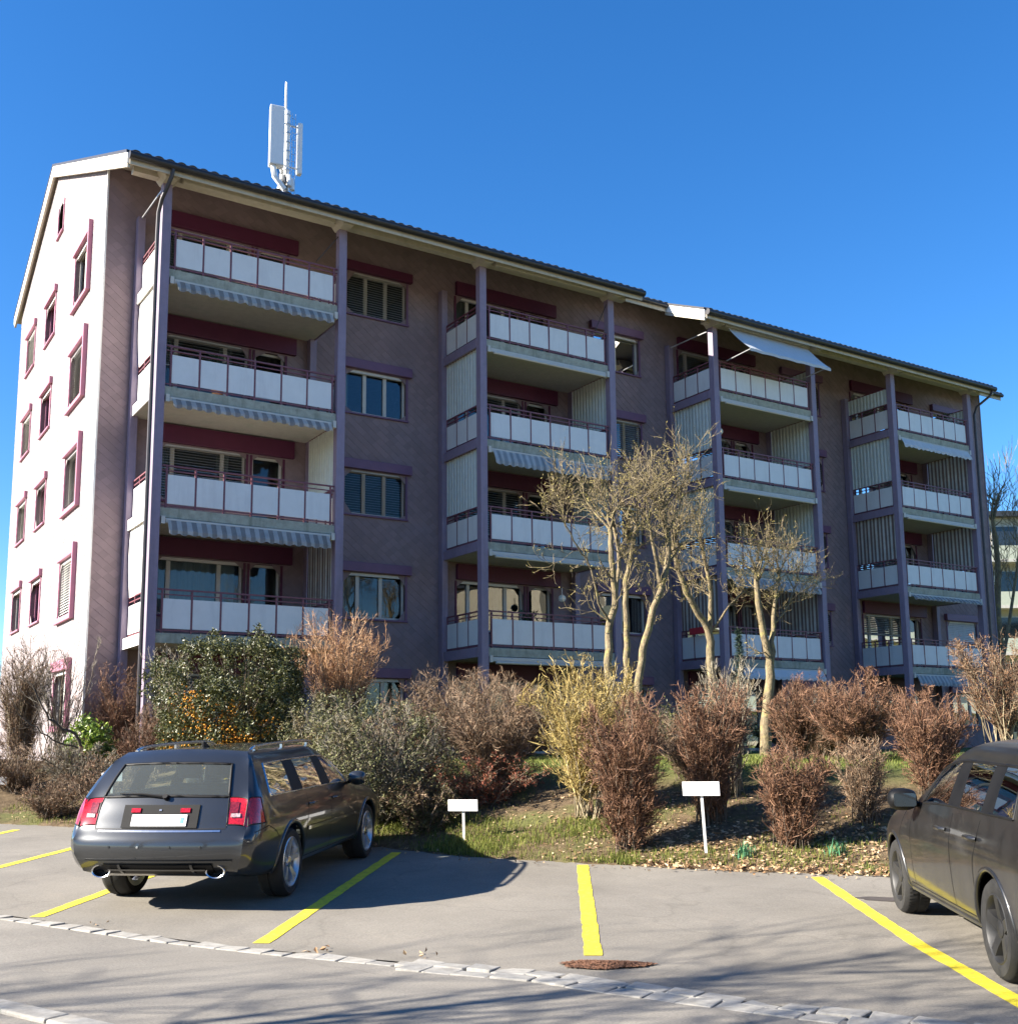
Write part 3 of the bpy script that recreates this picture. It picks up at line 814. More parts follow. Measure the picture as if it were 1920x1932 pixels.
def awning(b, x0, x1, zp, kind, mat='stripe_awning', drop=.2):
    """roller awning under the slab edge: cassette, or cassette with hanging valance"""
    zt = zp - .335
    aw = MB(); aw.box(x0 + .12, x1 - .12, -.10, .02, zt - .12, zt - .002); aw.build('awning_case', M['frame'], b, bevel=.02)
    for x in (x0 + .03, x1 - .11):
        q = MB(); q.box(x, x + .08, -.13, .03, zt - .14, zt + .03); q.build('awning_bracket', M['frame'], b)
    if kind == 'case': 
        q = MB(); q.tube([(x0 + .2, -.14, zt - .15), (x1 - .2, -.14, zt - .15)], .035, 8); q.build('front_bar', M['frame'], b, smooth=40)
        return
    q = MB(); n = 96; xa, xb = x0 + .17, x1 - .17
    def P(i, j):
        x = xa + (xb - xa) * i / n; per = .22
        sc = abs(math.sin(math.pi * (x - xa) / per))
        w = .012 * math.sin(x * 19) + .01 * math.sin(x * 7.3)
        return [(x, -.10, zt - .05), (x, -.20 + w, zt - .05 - drop * .55), (x, -.24 + w * 1.6, zt - .05 - drop * .8), (x, -.245 + w * 1.8, zt - .05 - drop - .045 * sc)][j]
    for i in range(n):
        for j in range(3): q.poly([P(i, j), P(i + 1, j), P(i + 1, j + 1), P(i, j + 1)])
    q.build('awning_cloth', M[mat], b, smooth=60)

LEFT = {(0, 3): 'cloth', (0, 1): 'cloth', (1, 3): 'rib', (1, 2): 'rib', (2, 3): 'rib', (2, 2): 'rib', (2, 1): 'stripe', (3, 4): 'rib', (3, 3): 'rib', (3, 2): 'stripe'}
RIGHT = {(0, 2): 'rib', (0, 1): 'stripe', (1, 3): 'rib', (1, 2): 'rib', (2, 4): 'rib', (2, 3): 'rib', (2, 2): 'rib', (2, 1): 'stripe', (3, 4): 'rib', (3, 3): 'stripe', (3, 2): 'stripe'}
AWN = {(0, 4): ('val', 'stripe_awning', .24), (0, 3): ('val', 'stripe_awning', .2), (0, 2): ('val', 'stripe_awning', .30), (1, 4): ('case',), (1, 3): ('val', 'stripe_blue', .38), (1, 2): ('case',), (1, 1): ('case',),
       (2, 4): ('case',), (2, 3): ('case',), (2, 2): ('val', 'stripe_blue', .3), (2, 1): ('val', 'awning_grey', .28), (3, 4): ('val', 'awning_grey', .3), (3, 3): ('case',), (3, 2): ('val', 'stripe_awning', .14), (3, 1): ('val', 'stripe_blue', .32)}
for k in range(4):
    xl, xr = BX(k), BX(k) + BW
    for l in range(1, 5):
        zp = ZP(l); b = group_empty('balcony', bld)
        q = MB(); q.box(xl - .10, xr + .10, .062, YW - .03, zp - .31, zp - .085); q.build('slab', M['ceiling'], b)
        q = MB(); q.box(xl + .107, xr - .107, -.04, .06, zp - .32, zp - .10); q.build('edge_beam', M['concrete'], b, bevel=.008)
        for x in (xl, xr):
            q = MB(); s = -1 if x == xl else 1
            q.box(x + s * .101 - .015, x + s * .101 + .015, .112, 1.858, zp - .34, zp - .09); q.build('side_beam', M['white' if k == 0 and s < 0 else 'purple'], b, bevel=.006)
        # front row of panels
        x0 = xl + .24; pitch = .6458
        for i in range(7): add('post', post_me, b, (x0 + pitch * i - (.0 if i else 0), 0, zp))
        for i in range(6):
            o = add('panel', pm, b, (x0 + pitch * (i + .5), -.012, zp)); o.rotation_euler = (R(random.uniform(-.7, .7)), 0, R(random.uniform(-.5, .5)))
        q = MB(); q.box(xl + .107, xr - .107, -.02, .02, zp + .835, zp + .87); q.build('top_rail', M['rail'], b)
        q = MB(); q.box(xl + .11, xr - .11, -.014, .014, zp + .73, zp + .755); q.build('mid_rail', M['rail'], b)
        q = MB(); q.box(xl + .11, xr - .11, -.016, .016, zp - .055, zp - .02); q.build('bottom_rail', M['rail'], b)
        for x in (xl, xr):
            for i in range(4): add('post', post_me, b, (x, .16 + .567 * i, zp))
            for i in range(3): add('panel', spm, b, (x + (-.012 if x == xl else .012), .16 + .567 * (i + .5), zp))
            q = MB(); q.box(x - .02, x + .02, .115, 1.855, zp + .835, zp + .87); q.build('top_rail', M['rail'], b)
            q = MB(); q.box(x - .014, x + .014, .115, 1.855, zp + .73, zp + .755); q.build('mid_rail', M['rail'], b)
            q = MB(); q.box(x - .016, x + .016, .115, 1.855, zp - .055, zp - .02); q.build('bottom_rail', M['rail'], b)
        if (k, l) in LEFT: screen(b, xl, zp, LEFT[k, l], 13.7 if l == 4 else None)
        if (k, l) in RIGHT: screen(b, xr, zp, RIGHT[k, l], 13.6 if l == 4 else None)
        if (k, l) in AWN: awning(b, xl + .1, xr - .1, zp, *AWN[k, l])
    # awning cases under the eaves
    q = MB(); q.box(xl + .3, xr - .3, -.30, -.16, 14.20, 14.33); q.build('awning_case', M['cream'], bld, bevel=.02)
# third stack: awning let out under the eaves
q = MB(); n = 14
def P(i, j):
    x = 16.9 + 3.55 * i / n; t_ = j / 8
    return (x, -.25 - .92 * t_, 14.2 - .95 * t_ - .05 * math.sin(math.pi * t_) + .012 * math.sin(i * 2.2) * t_)
for i in range(n):
    for j in range(8): q.poly([P(i, j), P(i + 1, j), P(i + 1, j + 1), P(i, j + 1)])
for i in range(n): q.poly([P(i, 8), P(i + 1, 8), (P(i + 1, 8)[0], P(i + 1, 8)[1], P(i + 1, 8)[2] - .09), (P(i, 8)[0], P(i, 8)[1], P(i, 8)[2] - .09)])
q.build('open_awning', M['awning_grey'], bld, smooth=70)
for x in (17.0, 20.35):
    q = MB(); q.tube([(x, -.05, 13.2), (x, -1.17, 13.27)], .018, 6); q.build('awning_arm', M['steel'], bld)

# ---- small things on balconies ------------------------------------------
def globe(x, y, z, r, label):
    g = thing('globe_lamp', label, 'lamp', (x, y, z - r), 'globe lamps on the balconies')
    q = MB(); q.lathe([(0, -r)] + [(r * math.cos(R(a)), r * math.sin(R(a))) for a in range(-75, 76, 15)] + [(0, r)], 16, 'z', (x, y, z)); q.build('globe', M['lampglass'], g, smooth=60)
    q = MB(); q.tube([(x, y, z + r * .95), (x, y, z + r + .18)], .012, 6); q.build('stem', M['steel'], g)
globe(11.33, 1.0, 5.52, .11, 'white globe lamp hanging in the first floor balcony of the second stack')
globe(17.41, .8, 11.21, .11, 'white globe lamp hanging in the third floor balcony of the third stack')
q = MB(); q.box(16.36, 16.66, .3, 1.3, ZP(1) + .86, ZP(1) + .90); q.box(16.30, 16.345, .3, 1.3, ZP(1) + .70, ZP(1) + .90)
tag(q.build('red_blanket', M['red'], None, bevel=.01), 'red blanket hung over the lowest side rail of the third balcony stack', 'blanket')

# ---- mobile phone mast on the ridge ---------------------------------------
ADX, ADZ = .28, .40
ant = thing('antenna_mast', 'white mobile phone antenna mast on the roof ridge', 'antenna', (5.72 + ADX, YR, zr(YR)))
zb = zr(YR) + .1 - ADZ
class MBA(MB):
    def pt(self, p): return (p[0] + ADX, p[1], p[2] + ADZ)
q = MBA(); q.tube([(5.72, YR, zb - .3), (5.72, YR, 22.35)], .10, 12); q.build('pole', M['antenna'], ant, smooth=40)
for z in np.arange(20.2, 22.2, .33):
    q = MBA(); q.lathe([(.10, z), (.118, z), (.118, z + .04), (.10, z + .04)], 12, 'z', (5.72, YR, 0)); q.build('collar', M['steel'], ant)
q = MBA(); q.tube([(5.66, YR, 22.3), (5.66, YR, 23.4)], [.05, .035], 8); q.build('lightning_rod', M['antenna'], ant, smooth=40)
q = MBA(); c_ = (5.28, YR - .25)
q.prism([(4.96, YR - .44), (5.44, YR - .53), (5.53, YR - .20), (5.05, YR - .10)], (20.06, 22.16), 'z'); q.build('sector_antenna', M['antenna'], ant, bevel=.03)
q = MBA(); q.prism([(6.06, YR - .12), (6.22, YR - .16), (6.26, YR + .06), (6.10, YR + .1)], (20.15, 22.0), 'z'); q.build('sector_antenna', M['antenna'], ant, bevel=.03)
q = MBA(); q.prism([(5.62, YR + .3), (5.95, YR + .3), (5.9, YR + .48), (5.66, YR + .48)], (20.1, 22.0), 'z'); q.build('sector_antenna', M['antenna'], ant, bevel=.03)
for z in (20.35, 21.85):
    q = MBA(); q.tube([(5.72, YR, z), (5.3, YR - .2, z)], .03, 6); q.build('bracket', M['steel'], ant)
    q = MBA(); q.tube([(5.72, YR, z), (6.12, YR - .02, z)], .03, 6); q.build('bracket', M['steel'], ant)
    q = MBA(); q.tube([(5.72, YR, z), (5.78, YR + .34, z)], .03, 6); q.build('bracket', M['steel'], ant)
q = MBA()
for s in (5.88, 6.0): q.tube([(s, YR - .05, zb), (s, YR - .05, 22.3)], .012, 5)
for z in np.arange(19.0, 22.3, .26): q.tube([(5.88, YR - .05, z), (6.0, YR - .05, z)], .009, 5)
q.build('ladder', M['steel'], ant)
for i in range(5):
    q = MBA(); a_ = i * 1.2
    q.tube([(5.72 + .22 * math.cos(a_), YR + .22 * math.sin(a_), 19.55), (5.74 + .16 * math.cos(a_), YR + .16 * math.sin(a_), 19.95)], .09, 8); q.build('radio_unit', M['antenna'], ant, smooth=40)
q = MBA(); q.tube([(5.55, YR - .3, 19.35), (5.2, YR - .32, 19.7), (5.15, YR - .3, 20.08)], .10, 8); q.build('radio_unit', M['antenna'], ant, smooth=40)
q = MBA()
for i in range(6): q.tube([(5.3 + .06 * i, YR - .3, 20.05), (5.45 + .05 * i, YR - .2, 19.6 - .05 * i), (5.66, YR - .08, 19.3 - .05 * i), (5.70, YR - .1, 18.6)], .014, 5)
q.build('cable', M['black'], ant)

# plants and a folded parasol on the balconies
def pot_plant(x, y, z, h, label, seed):
    rg = np.random.default_rng(seed)
    p = thing('balcony_plant', label, 'plant', (x, y, z), 'pot plants on the balconies')
    q = MB(); q.lathe([(0, 0), (.10, 0), (.14, .24), (.12, .24), (.11, .20), (0, .20)], 14, 'z', (x, y, z)); q.build('pot', M['terracotta'], p, smooth=40)
    q = MB()
    for i in range(160):
        a, e, r = rg.uniform(0, 6.28), rg.uniform(.2, 1.4), rg.uniform(.1, .3)
        c = Vector((x + r * math.cos(a) * math.cos(e), y + r * math.sin(a) * math.cos(e), z + .22 + (h - .22) * rg.uniform(.1, 1)))
        d = Vector(rg.normal(0, 1, 3)).normalized() * .09; n_ = d.cross(Vector(rg.normal(0, 1, 3))).normalized() * .03
        q.poly([c - d, c + n_, c + d, c - n_])
    q.build('leaves', M['pot_leaf'], p)
M['pot_leaf'] = simple('pot_plant_leaf', (0.03, 0.055, 0.02), .6, var=.3)
pot_plant(28.2, .35, ZP(4) - .085, 1.15, 'pot plant on the top balcony at the right end', 1)
pot_plant(28.7, .5, ZP(4) - .085, 1.0, 'smaller pot plant beside the right column of the top right balcony', 2)
pot_plant(26.0, .9, ZP(2) - .085, 1.3, 'pot plant in the dark second floor balcony of the last stack', 3)
pot_plant(10.1, .9, ZP(1) - .085, 1.15, 'pot plant before the bright windows of the second stack', 4)
pot_plant(1.2, .4, ZP(3) - .085, 1.02, 'pot plant behind the third floor rail of the first stack', 5)
um = thing('folded_parasol', 'folded violet parasol on the top balcony of the last stack', 'parasol', (25.3, .5, ZP(4) - .085))
q = MB(); q.tube([(25.3, .5, ZP(4) - .08), (25.3, .5, ZP(4) + 1.35)], .018, 6); q.build('pole', M['steel'], um)
q = MB(); q.lathe([(.02, ZP(4) + .55), (.12, ZP(4) + .62), (.10, ZP(4) + 1.0), (.02, ZP(4) + 1.33)], 9, 'z', (25.3, .5, 0)); q.build('canopy', M['purple_dark'], um)
# ------------------------------------------------------------------ plants
def unit(v): return v / np.maximum(np.linalg.norm(v, axis=-1, keepdims=True), 1e-9)

def ribbons(P, W):
    """P (n,k,3) polylines, W (k,) half widths -> flat tapering ribbons turned at random"""
    n, k, _ = P.shape
    d = unit(P[:, -1] - P[:, 0]); s = unit(np.cross(d, unit(RNG.standard_normal((n, 3)))))
    W = np.asarray(W)
    if W.ndim == 1: W = np.repeat(W[None], n, 0)
    V = np.stack([P - s[:, None] * W[..., None], P + s[:, None] * W[..., None]], 2).reshape(-1, 3)
    b = np.arange(n)[:, None] * (2 * k) + np.arange(k - 1)[None] * 2
    F = np.stack([b, b + 1, b + 3, b + 2], -1).reshape(-1, 4)
    return V, F

def prisms(P, W, sides=4):
    """P (n,k,3) polylines, W (n,k) radii -> tapering tubes"""
    n, k, _ = P.shape
    T = np.empty_like(P); T[:, 1:-1] = P[:, 2:] - P[:, :-2]; T[:, 0] = P[:, 1] - P[:, 0]; T[:, -1] = P[:, -1] - P[:, -2]; T = unit(T)
    ref = np.where(np.abs(T[:, :1, 2:3]) > .9, np.array([1., 0, 0]), np.array([0, 0, 1.]))
    a = unit(np.cross(T, np.broadcast_to(ref, T.shape))); b = np.cross(T, a)
    w = 2 * np.pi * np.arange(sides) / sides
    W = np.asarray(W)
    if W.ndim == 1: W = np.repeat(W[None], n, 0)
    V = P[:, :, None] + W[:, :, None, None] * (a[:, :, None] * np.cos(w)[:, None] + b[:, :, None] * np.sin(w)[:, None])
    base = np.arange(n)[:, None, None] * (k * sides) + np.arange(k - 1)[None, :, None] * sides
    j = np.arange(sides); j2 = (j + 1) % sides
    F = np.stack([base + j, base + j2, base + sides + j2, base + sides + j], -1).reshape(-1, 4)
    return V.reshape(-1, 3), F

def leaves_mesh(C_, size, up=0.3, fold=0.25, aspect=0.5):
    """a folded rhombic leaf at each point"""
    n = len(C_); d = unit(RNG.standard_normal((n, 3)) + np.array([0, 0, up])); s = unit(np.cross(d, RNG.standard_normal((n, 3)))); nn = np.cross(d, s)
    L_ = (size * RNG.uniform(.6, 1.3, n))[:, None]
    a = C_; b = C_ + d * L_ * .5 + s * L_ * aspect * .5 + nn * L_ * fold * .4; c = C_ + d * L_; e = C_ + d * L_ * .5 - s * L_ * aspect * .5 + nn * L_ * fold * .4
    V = np.stack([a, b, c, e], 1).reshape(-1, 3)
    return V, np.arange(n * 4).reshape(-1, 4)

def join(parts):
    V = []; F = []; o = 0
    for v, f in parts: V.append(v); F.append(f + o); o += len(v)
    return np.concatenate(V), np.concatenate(F)

def stuff_mesh(name, VF, mat, parent, smooth=False):
    me = fast_mesh(name, *VF); me.materials.append(mat)
    if smooth: me.polygons.foreach_set('use_smooth', [True] * len(me.polygons))
    o = add(name, me, parent)
    if name != 'trunk': o['kind'] = 'stuff'
    return o

def lump(n, k=16, amp=0.13):
    """a random lumpy direction->radius factor"""
    dirs = unit(RNG.standard_normal((k, 3))); am = RNG.uniform(-amp, amp, k)
    def f(u): 
        r = np.ones(len(u))
        for d, a in zip(dirs, am): r += a * np.exp(7 * (u @ d - 1)) * 2
        return r
    return f

def envelope(n, base, h0, h1, rx, prof, lumpf, shell=0.5):
    """points inside a body of revolution: prof = radius factor at height fraction 0..1; shell->1 pushes points outwards"""
    t = RNG.uniform(0, 1, n * 3)
    pr = np.interp(t, np.linspace(0, 1, len(prof)), prof)
    keep = RNG.uniform(0, 1, n * 3) < (pr / max(prof)) ** 1.3 + .03
    t, pr = t[keep][:n], pr[keep][:n]; m = len(t)
    th = RNG.uniform(0, 2 * np.pi, m); rr = RNG.uniform(0, 1, m) ** (0.5 * (1 - shell) + .02)
    u = np.stack([np.cos(th), np.sin(th), (t - .5) * 1.6], 1)
    k = lumpf(unit(u))
    r = rx * pr * rr * k * (1 + RNG.normal(0, .055, m))
    return np.stack([base[0] + r * np.cos(th), base[1] + r * np.sin(th), base[2] + h0 + (h1 - h0) * t * (0.9 + 0.1 * k)], 1), rr

def bezier(a, m, b, k):
    t = np.linspace(0, 1, k)[None, :, None]
    return (1 - t) ** 2 * a[:, None] + 2 * t * (1 - t) * m[:, None] + t ** 2 * b[:, None]

def sprout(P, n, lo, hi):
    """n points along each polyline of P with their tangents"""
    m, k, _ = P.shape
    t = RNG.uniform(lo, hi, (m, n)) * (k - 1); i = np.minimum(t.astype(int), k - 2); f = (t - i)[..., None]
    r = np.arange(m)[:, None]
    p = P[r, i] * (1 - f) + P[r, i + 1] * f
    return p.reshape(-1, 3), unit(P[r, i + 1] - P[r, i]).reshape(-1, 3), (t / (k - 1)).reshape(-1)

def shrub(name, label, pos, height, width, prof, m_twig, m_stem, dens=1.0, n_stem=46, n_leaf=0, m_leaf=None, leaf=0.03, tw=0.0026, tl=(.045, .13),
          low=0.25, spread=.35, cat='shrub', shell=.45, lean=(0, 0), group='shrubs in the front garden', up=.5, clumps=0, crad=.16, nb=13, nt=11, wild=.5):
    """stems fan out of the foot, branches off the stems, twigs off the branches; clipped loosely to an outline"""
    x, y = pos; z = float(ground_z(x, y))
    root = thing(name, label, cat, (x, y, z), group)
    base = np.array([x, y, z]); lf = lump(0); rx = width / 2; sc = (height / 1.8) ** .5
    def clip(Q, slack):
        d = Q - base; tt = np.clip(d[..., 2] / height, 0, .84)
        R_ = rx * np.interp(tt, np.linspace(0, 1, len(prof)), prof) * lf(unit(np.concatenate([d[..., :2], (d[..., 2:] / height - .5) * 1.6 * rx], -1).reshape(-1, 3))).reshape(tt.shape) * slack + .02
        r = np.linalg.norm(d[..., :2], axis=-1); k_ = np.where(r > R_, (R_ + .12 * (r - R_)) / np.maximum(r, 1e-6), 1)
        Q = Q.copy(); Q[..., :2] = base[:2] + d[..., :2] * k_[..., None]
        over = Q[..., 2] - (z + height); Q[..., 2] = np.where(over > 0, z + height + .5 * over, Q[..., 2])
        Q[..., 2] = np.maximum(Q[..., 2], z - .05)
        return Q
    n_stem = int(n_stem * 1.35)
    tips, _ = envelope(n_stem, base, height * max(low, .38), height * .97, rx * .95, prof, lf, .45)
    tips[:, :2] += np.array(lean) * (tips[:, 2:3] - z) / height
    foot = base + np.column_stack([RNG.normal(0, .04 + spread * rx * .22, (len(tips), 2)), np.full(len(tips), -.06)])
    mid = foot * .5 + tips * .5 + np.column_stack([(foot - tips)[:, :2] * .12, np.abs(tips[:, 2] - foot[:, 2]) * .08])
    P = bezier(foot, mid, tips, 7); P[:, 1:-1] += RNG.normal(0, .02 * sc, P[:, 1:-1].shape)
    r0 = RNG.uniform(.005, .012, len(P)) * sc
    stuff_mesh('stem_cluster', prisms(P, r0[:, None] * np.linspace(1, .35, 7)[None], 5), m_stem, root)
    b0, bt, tt = sprout(P, max(2, int(nb * dens * 1.15)), low * .8, 1.0)
    bd = unit(bt + RNG.normal(0, wild, bt.shape) + np.array([0, 0, up * .35])); bl = (RNG.uniform(.10, .26, len(b0)) * height * (1.15 - .55 * tt))[:, None]
    B = bezier(b0, b0 + bd * bl * .5 + RNG.normal(0, .02, b0.shape), b0 + bd * bl + np.array([0, 0, up * .10]) * bl, 4); B = clip(B, 1.04)
    t0, td, tt2 = sprout(B, nt, .1, 1.0)
    dd = unit(td + RNG.normal(0, .62, td.shape) + np.array([0, 0, up * .3])); ln = RNG.uniform(*tl, len(t0))[:, None] * sc * 1.2
    Tw = clip(np.stack([t0, t0 + dd * ln * .55 + RNG.normal(0, .008, t0.shape), t0 + dd * ln], 1), 1.10)
    parts = [ribbons(B, [tw * 1.9, tw * 1.6, tw * 1.3, tw * .9]), ribbons(Tw, [tw * 1.1, tw, tw * .5])]
    stuff_mesh('twigs', join(parts), m_twig, root)
    if n_leaf:
        if not clumps: n_leaf = int(n_leaf * 2.2)
        i = RNG.integers(0, len(Tw), n_leaf); L_ = Tw[i, RNG.integers(1, 3, n_leaf)] + RNG.normal(0, .006, (n_leaf, 3))
        if clumps:
            cc, _ = envelope(clumps, base, height * max(low, .04), height * .96, rx * .93, prof, lf, .9)
            rad = crad * RNG.uniform(.5, 1.4, len(cc)); i = RNG.integers(0, len(cc), int(n_leaf * .75))
            off = unit(RNG.standard_normal((len(i), 3))) * (RNG.uniform(.1, 1, len(i)) ** .45 * rad[i])[:, None]
            L_ = np.concatenate([L_[:int(n_leaf * .45)], cc[i] + off])
        stuff_mesh('foliage', leaves_mesh(L_, leaf), m_leaf, root)
    return root

def tmat(name, a, b, c, **k): return island_mat(name, [(0.0, a), (0.5, b), (1.0, c)], **k)
G = {}
G['red'] = tmat('reddish_twig', (0.060, 0.032, 0.020), (0.135, 0.070, 0.042), (0.28, 0.155, 0.092))
G['brown'] = tmat('brown_twig', (0.085, 0.055, 0.035), (0.17, 0.115, 0.072), (0.29, 0.21, 0.14))
G['grey'] = tmat('grey_twig', (0.10, 0.085, 0.062), (0.19, 0.165, 0.125), (0.32, 0.29, 0.22))
G['yellow'] = tmat('yellow_twig', (0.16, 0.11, 0.035), (0.33, 0.24, 0.08), (0.50, 0.39, 0.15))
G['orange'] = tmat('tan_twig', (0.17, 0.085, 0.04), (0.36, 0.20, 0.10), (0.58, 0.38, 0.22))
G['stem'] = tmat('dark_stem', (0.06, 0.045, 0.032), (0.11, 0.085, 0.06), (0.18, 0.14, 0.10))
G['stem_pale'] = tmat('pale_stem', (0.16, 0.13, 0.08), (0.26, 0.21, 0.13), (0.36, 0.30, 0.19))
G['leaf_dry'] = tmat('dry_leaf', (0.10, 0.045, 0.024), (0.21, 0.105, 0.055), (0.36, 0.205, 0.11), trans=.2)
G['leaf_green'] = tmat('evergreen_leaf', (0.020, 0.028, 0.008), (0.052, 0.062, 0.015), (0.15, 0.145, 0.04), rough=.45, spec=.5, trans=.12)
G['leaf_olive'] = tmat('olive_leaf', (0.045, 0.05, 0.02), (0.095, 0.10, 0.04), (0.20, 0.19, 0.085), rough=.55, trans=.15, nz=(1.7, (0.17, 0.10, 0.055), .52))
G['leaf_lime'] = tmat('laurel_leaf', (0.05, 0.10, 0.012), (0.14, 0.22, 0.025), (0.30, 0.37, 0.06), rough=.35, spec=.5, trans=.2)
G['berry'] = tmat('orange_berry', (0.26, 0.09, 0.008), (0.42, 0.17, 0.015), (0.55, 0.29, 0.03), rough=.4)
G['redleaf'] = tmat('red_leaf', (0.12, 0.03, 0.02), (0.24, 0.07, 0.04), (0.34, 0.13, 0.07), trans=.15)
G['moss_bud'] = tmat('lichen_bud', (0.11, 0.09, 0.03), (0.21, 0.175, 0.05), (0.34, 0.28, 0.09))
G['spruce'] = tmat('spruce_needle', (0.008, 0.018, 0.012), (0.015, 0.03, 0.02), (0.03, 0.055, 0.035))
ROUND = [.45, .85, 1.0, .97, .80, .42, .05]
VASE = [.16, .36, .62, .86, 1.0, .92, .55, .08]
UPR = [.34, .62, .85, .98, 1.0, .95, .72, .2]
DOME = [.8, 1.0, 1.0, .93, .78, .5, .08]
FLAT = [.25, .5, .85, 1.0, 1.0, .97, .85, .3]

# clipped brown shrubs, right half, front row then back row
shrub('brown_shrub', 'tall rounded red-brown shrub left of the right-hand white sign', (1.93, -13.43), 1.84, 1.12, [.30, .5, .72, .92, 1, .98, .8, .25], G['red'], G['stem'], 1.26, 60, 3200, G['leaf_dry'], .022, low=.06)
shrub('brown_shrub', 'red-brown shrub directly behind the right-hand white sign', (3.17, -13.49), 1.74, 1.0, [.2, .36, .55, .85, 1, .96, .75, .2], G['red'], G['stem'], 1.05, 55, 2600, G['leaf_dry'], .022, low=.06)
shrub('brown_shrub', 'low red-brown shrub alone at the front of the bank, right of the sign', (3.23, -14.78), 1.2, .98, [.2, .45, .75, .95, 1, .85, .55, .1], G['red'], G['stem'], 0.95, 55, 2200, G['leaf_dry'], .02, low=.05)
shrub('brown_shrub', 'small sparse red-brown shrub between the front shrub and the black car', (4.45, -14.80), 1.0, .9, [.3, .5, .8, 1, .95, .8, .45], G['brown'], G['stem'], 0.55, 40, 1000, G['leaf_dry'], .02, low=.1)
shrub('brown_shrub', 'rounded red-brown shrub just right of the forked tree trunk', (7.04, -11.38), 1.4, 1.3, ROUND, G['red'], G['stem'], 0.80, 45, 1800, G['leaf_dry'], .024, low=.15)
shrub('brown_shrub', 'widest red-brown domed shrub in the back row at right', (7.06, -12.60), 1.42, 1.75, DOME, G['red'], G['stem'], 1.17, 60, 2600, G['leaf_dry'], .024, low=.15)
shrub('brown_shrub', 'rounded red-brown shrub above the black car mirror', (5.81, -14.74), 1.4, 1.1, [.3, .55, .85, 1, 1, .9, .65, .15], G['red'], G['stem'], 0.95, 50, 2000, G['leaf_dry'], .022, low=.1)
shrub('stick_shrub', 'grey-green bare sticks rising behind the sign shrub', (4.02, -12.98), 1.80, .90, [.25, .4, .6, .8, .95, 1, .95, .7], G['grey'], G['stem_pale'], 0.40, 60, 0, low=.2, up=1.0)
# yellow forsythia and its neighbours
shrub('forsythia', 'yellow-tan shrub beneath the leaning tree trunks', (2.36, -12.08), 2.12, 1.62, [.10, .22, .5, .82, 1, 1, .92, .7, .2], G['yellow'], G['stem_pale'], 1.17, 40, 3600, G['moss_bud'], .026, low=.18, up=.6)
shrub('brown_shrub', 'purple-brown twiggy shrub left of the yellow one, on short stems', (2.12, -10.16), 1.74, 2.0, [.2, .7, .95, 1, .95, .75, .35], G['brown'], G['stem'], 1.38, 44, 2600, G['leaf_dry'], .024, low=.28, up=.25)
shrub('brown_shrub', 'broad low grey-brown shrub behind, below the second balcony stack', (3.80, -6.30), 1.8, 3.5, [.6, .9, 1, .98, .85, .6, .1], G['brown'], G['stem'], 1.46, 60, 2000, G['leaf_dry'], .028)
shrub('evergreen_shrub', 'wide olive-green shrub with brown leaves beside the estate car', (0.50, -9.60), 1.78, 2.5, [.95, 1, 1, .95, .85, .7, .45], G['grey'], G['stem'], 1.1, 60, 15000, G['leaf_olive'], .046, low=.02, shell=.6, clumps=120, crad=.20)
shrub('evergreen_shrub', 'smaller olive shrub between estate car and willow', (0.55, -7.6), 1.8, 1.5, DOME, G['grey'], G['stem'], 0.35, 30, 8000, G['leaf_olive'], .05, low=.05, clumps=50, crad=.18)
shrub('bramble', 'dark brambles with red leaves behind the left-hand white sign', (1.85, -10.25), .8, 2.2, [.9, 1, 1, .85, .5, .15], G['brown'], G['stem'], 0.55, 50, 3000, G['redleaf'], .035, low=.02, up=.1)
# willow-like tan shrub
shrub('tan_shrub', 'orange-tan brush-like shrub rising above the hedge between the balconies', (2.14, -4.66), 2.85, 1.8, [.16, .2, .26, .5, .85, 1, .97, .82, .45], G['orange'], G['stem'], 1.05, 46, 0, low=.30, up=.9, spread=.2)
# big evergreen with berries
z_ = float(ground_z(.20, -4.58))
ev = shrub('firethorn', 'large dark evergreen bush with orange berries behind the estate car', (.20, -4.58), 2.62, 2.7, [.75, .95, 1, 1, .97, .88, .66, .2], G['stem'], G['stem'], 0.35, 40, 46000, G['leaf_green'], .056, low=.03, shell=.72, clumps=230, crad=.19)
bp = []
for q_ in range(32):
    a_ = RNG.uniform(3.0, 4.8); hz_ = .45 + .85 * RNG.uniform(0, 1) ** 1.6; rr_ = RNG.uniform(1.0, 1.22)
    c = np.array([.20 + rr_ * math.cos(a_), -4.58 + rr_ * math.sin(a_), z_ + hz_]) + RNG.normal(0, RNG.uniform(.06, .17), (int(RNG.uniform(15, 70)), 3)); bp.append(c)
bp = np.concatenate(bp); r_ = .019
oct_ = np.array([[1, 0, 0], [-1, 0, 0], [0, 1, 0], [0, -1, 0], [0, 0, 1], [0, 0, -1]]) * r_
of = np.array([[0, 2, 4], [2, 1, 4], [1, 3, 4], [3, 0, 4], [2, 0, 5], [1, 2, 5], [3, 1, 5], [0, 3, 5]])
stuff_mesh('berries', ((bp[:, None] + oct_[None]).reshape(-1, 3), (np.arange(len(bp))[:, None, None] * 6 + of).reshape(-1, 3)), G['berry'], ev, True)
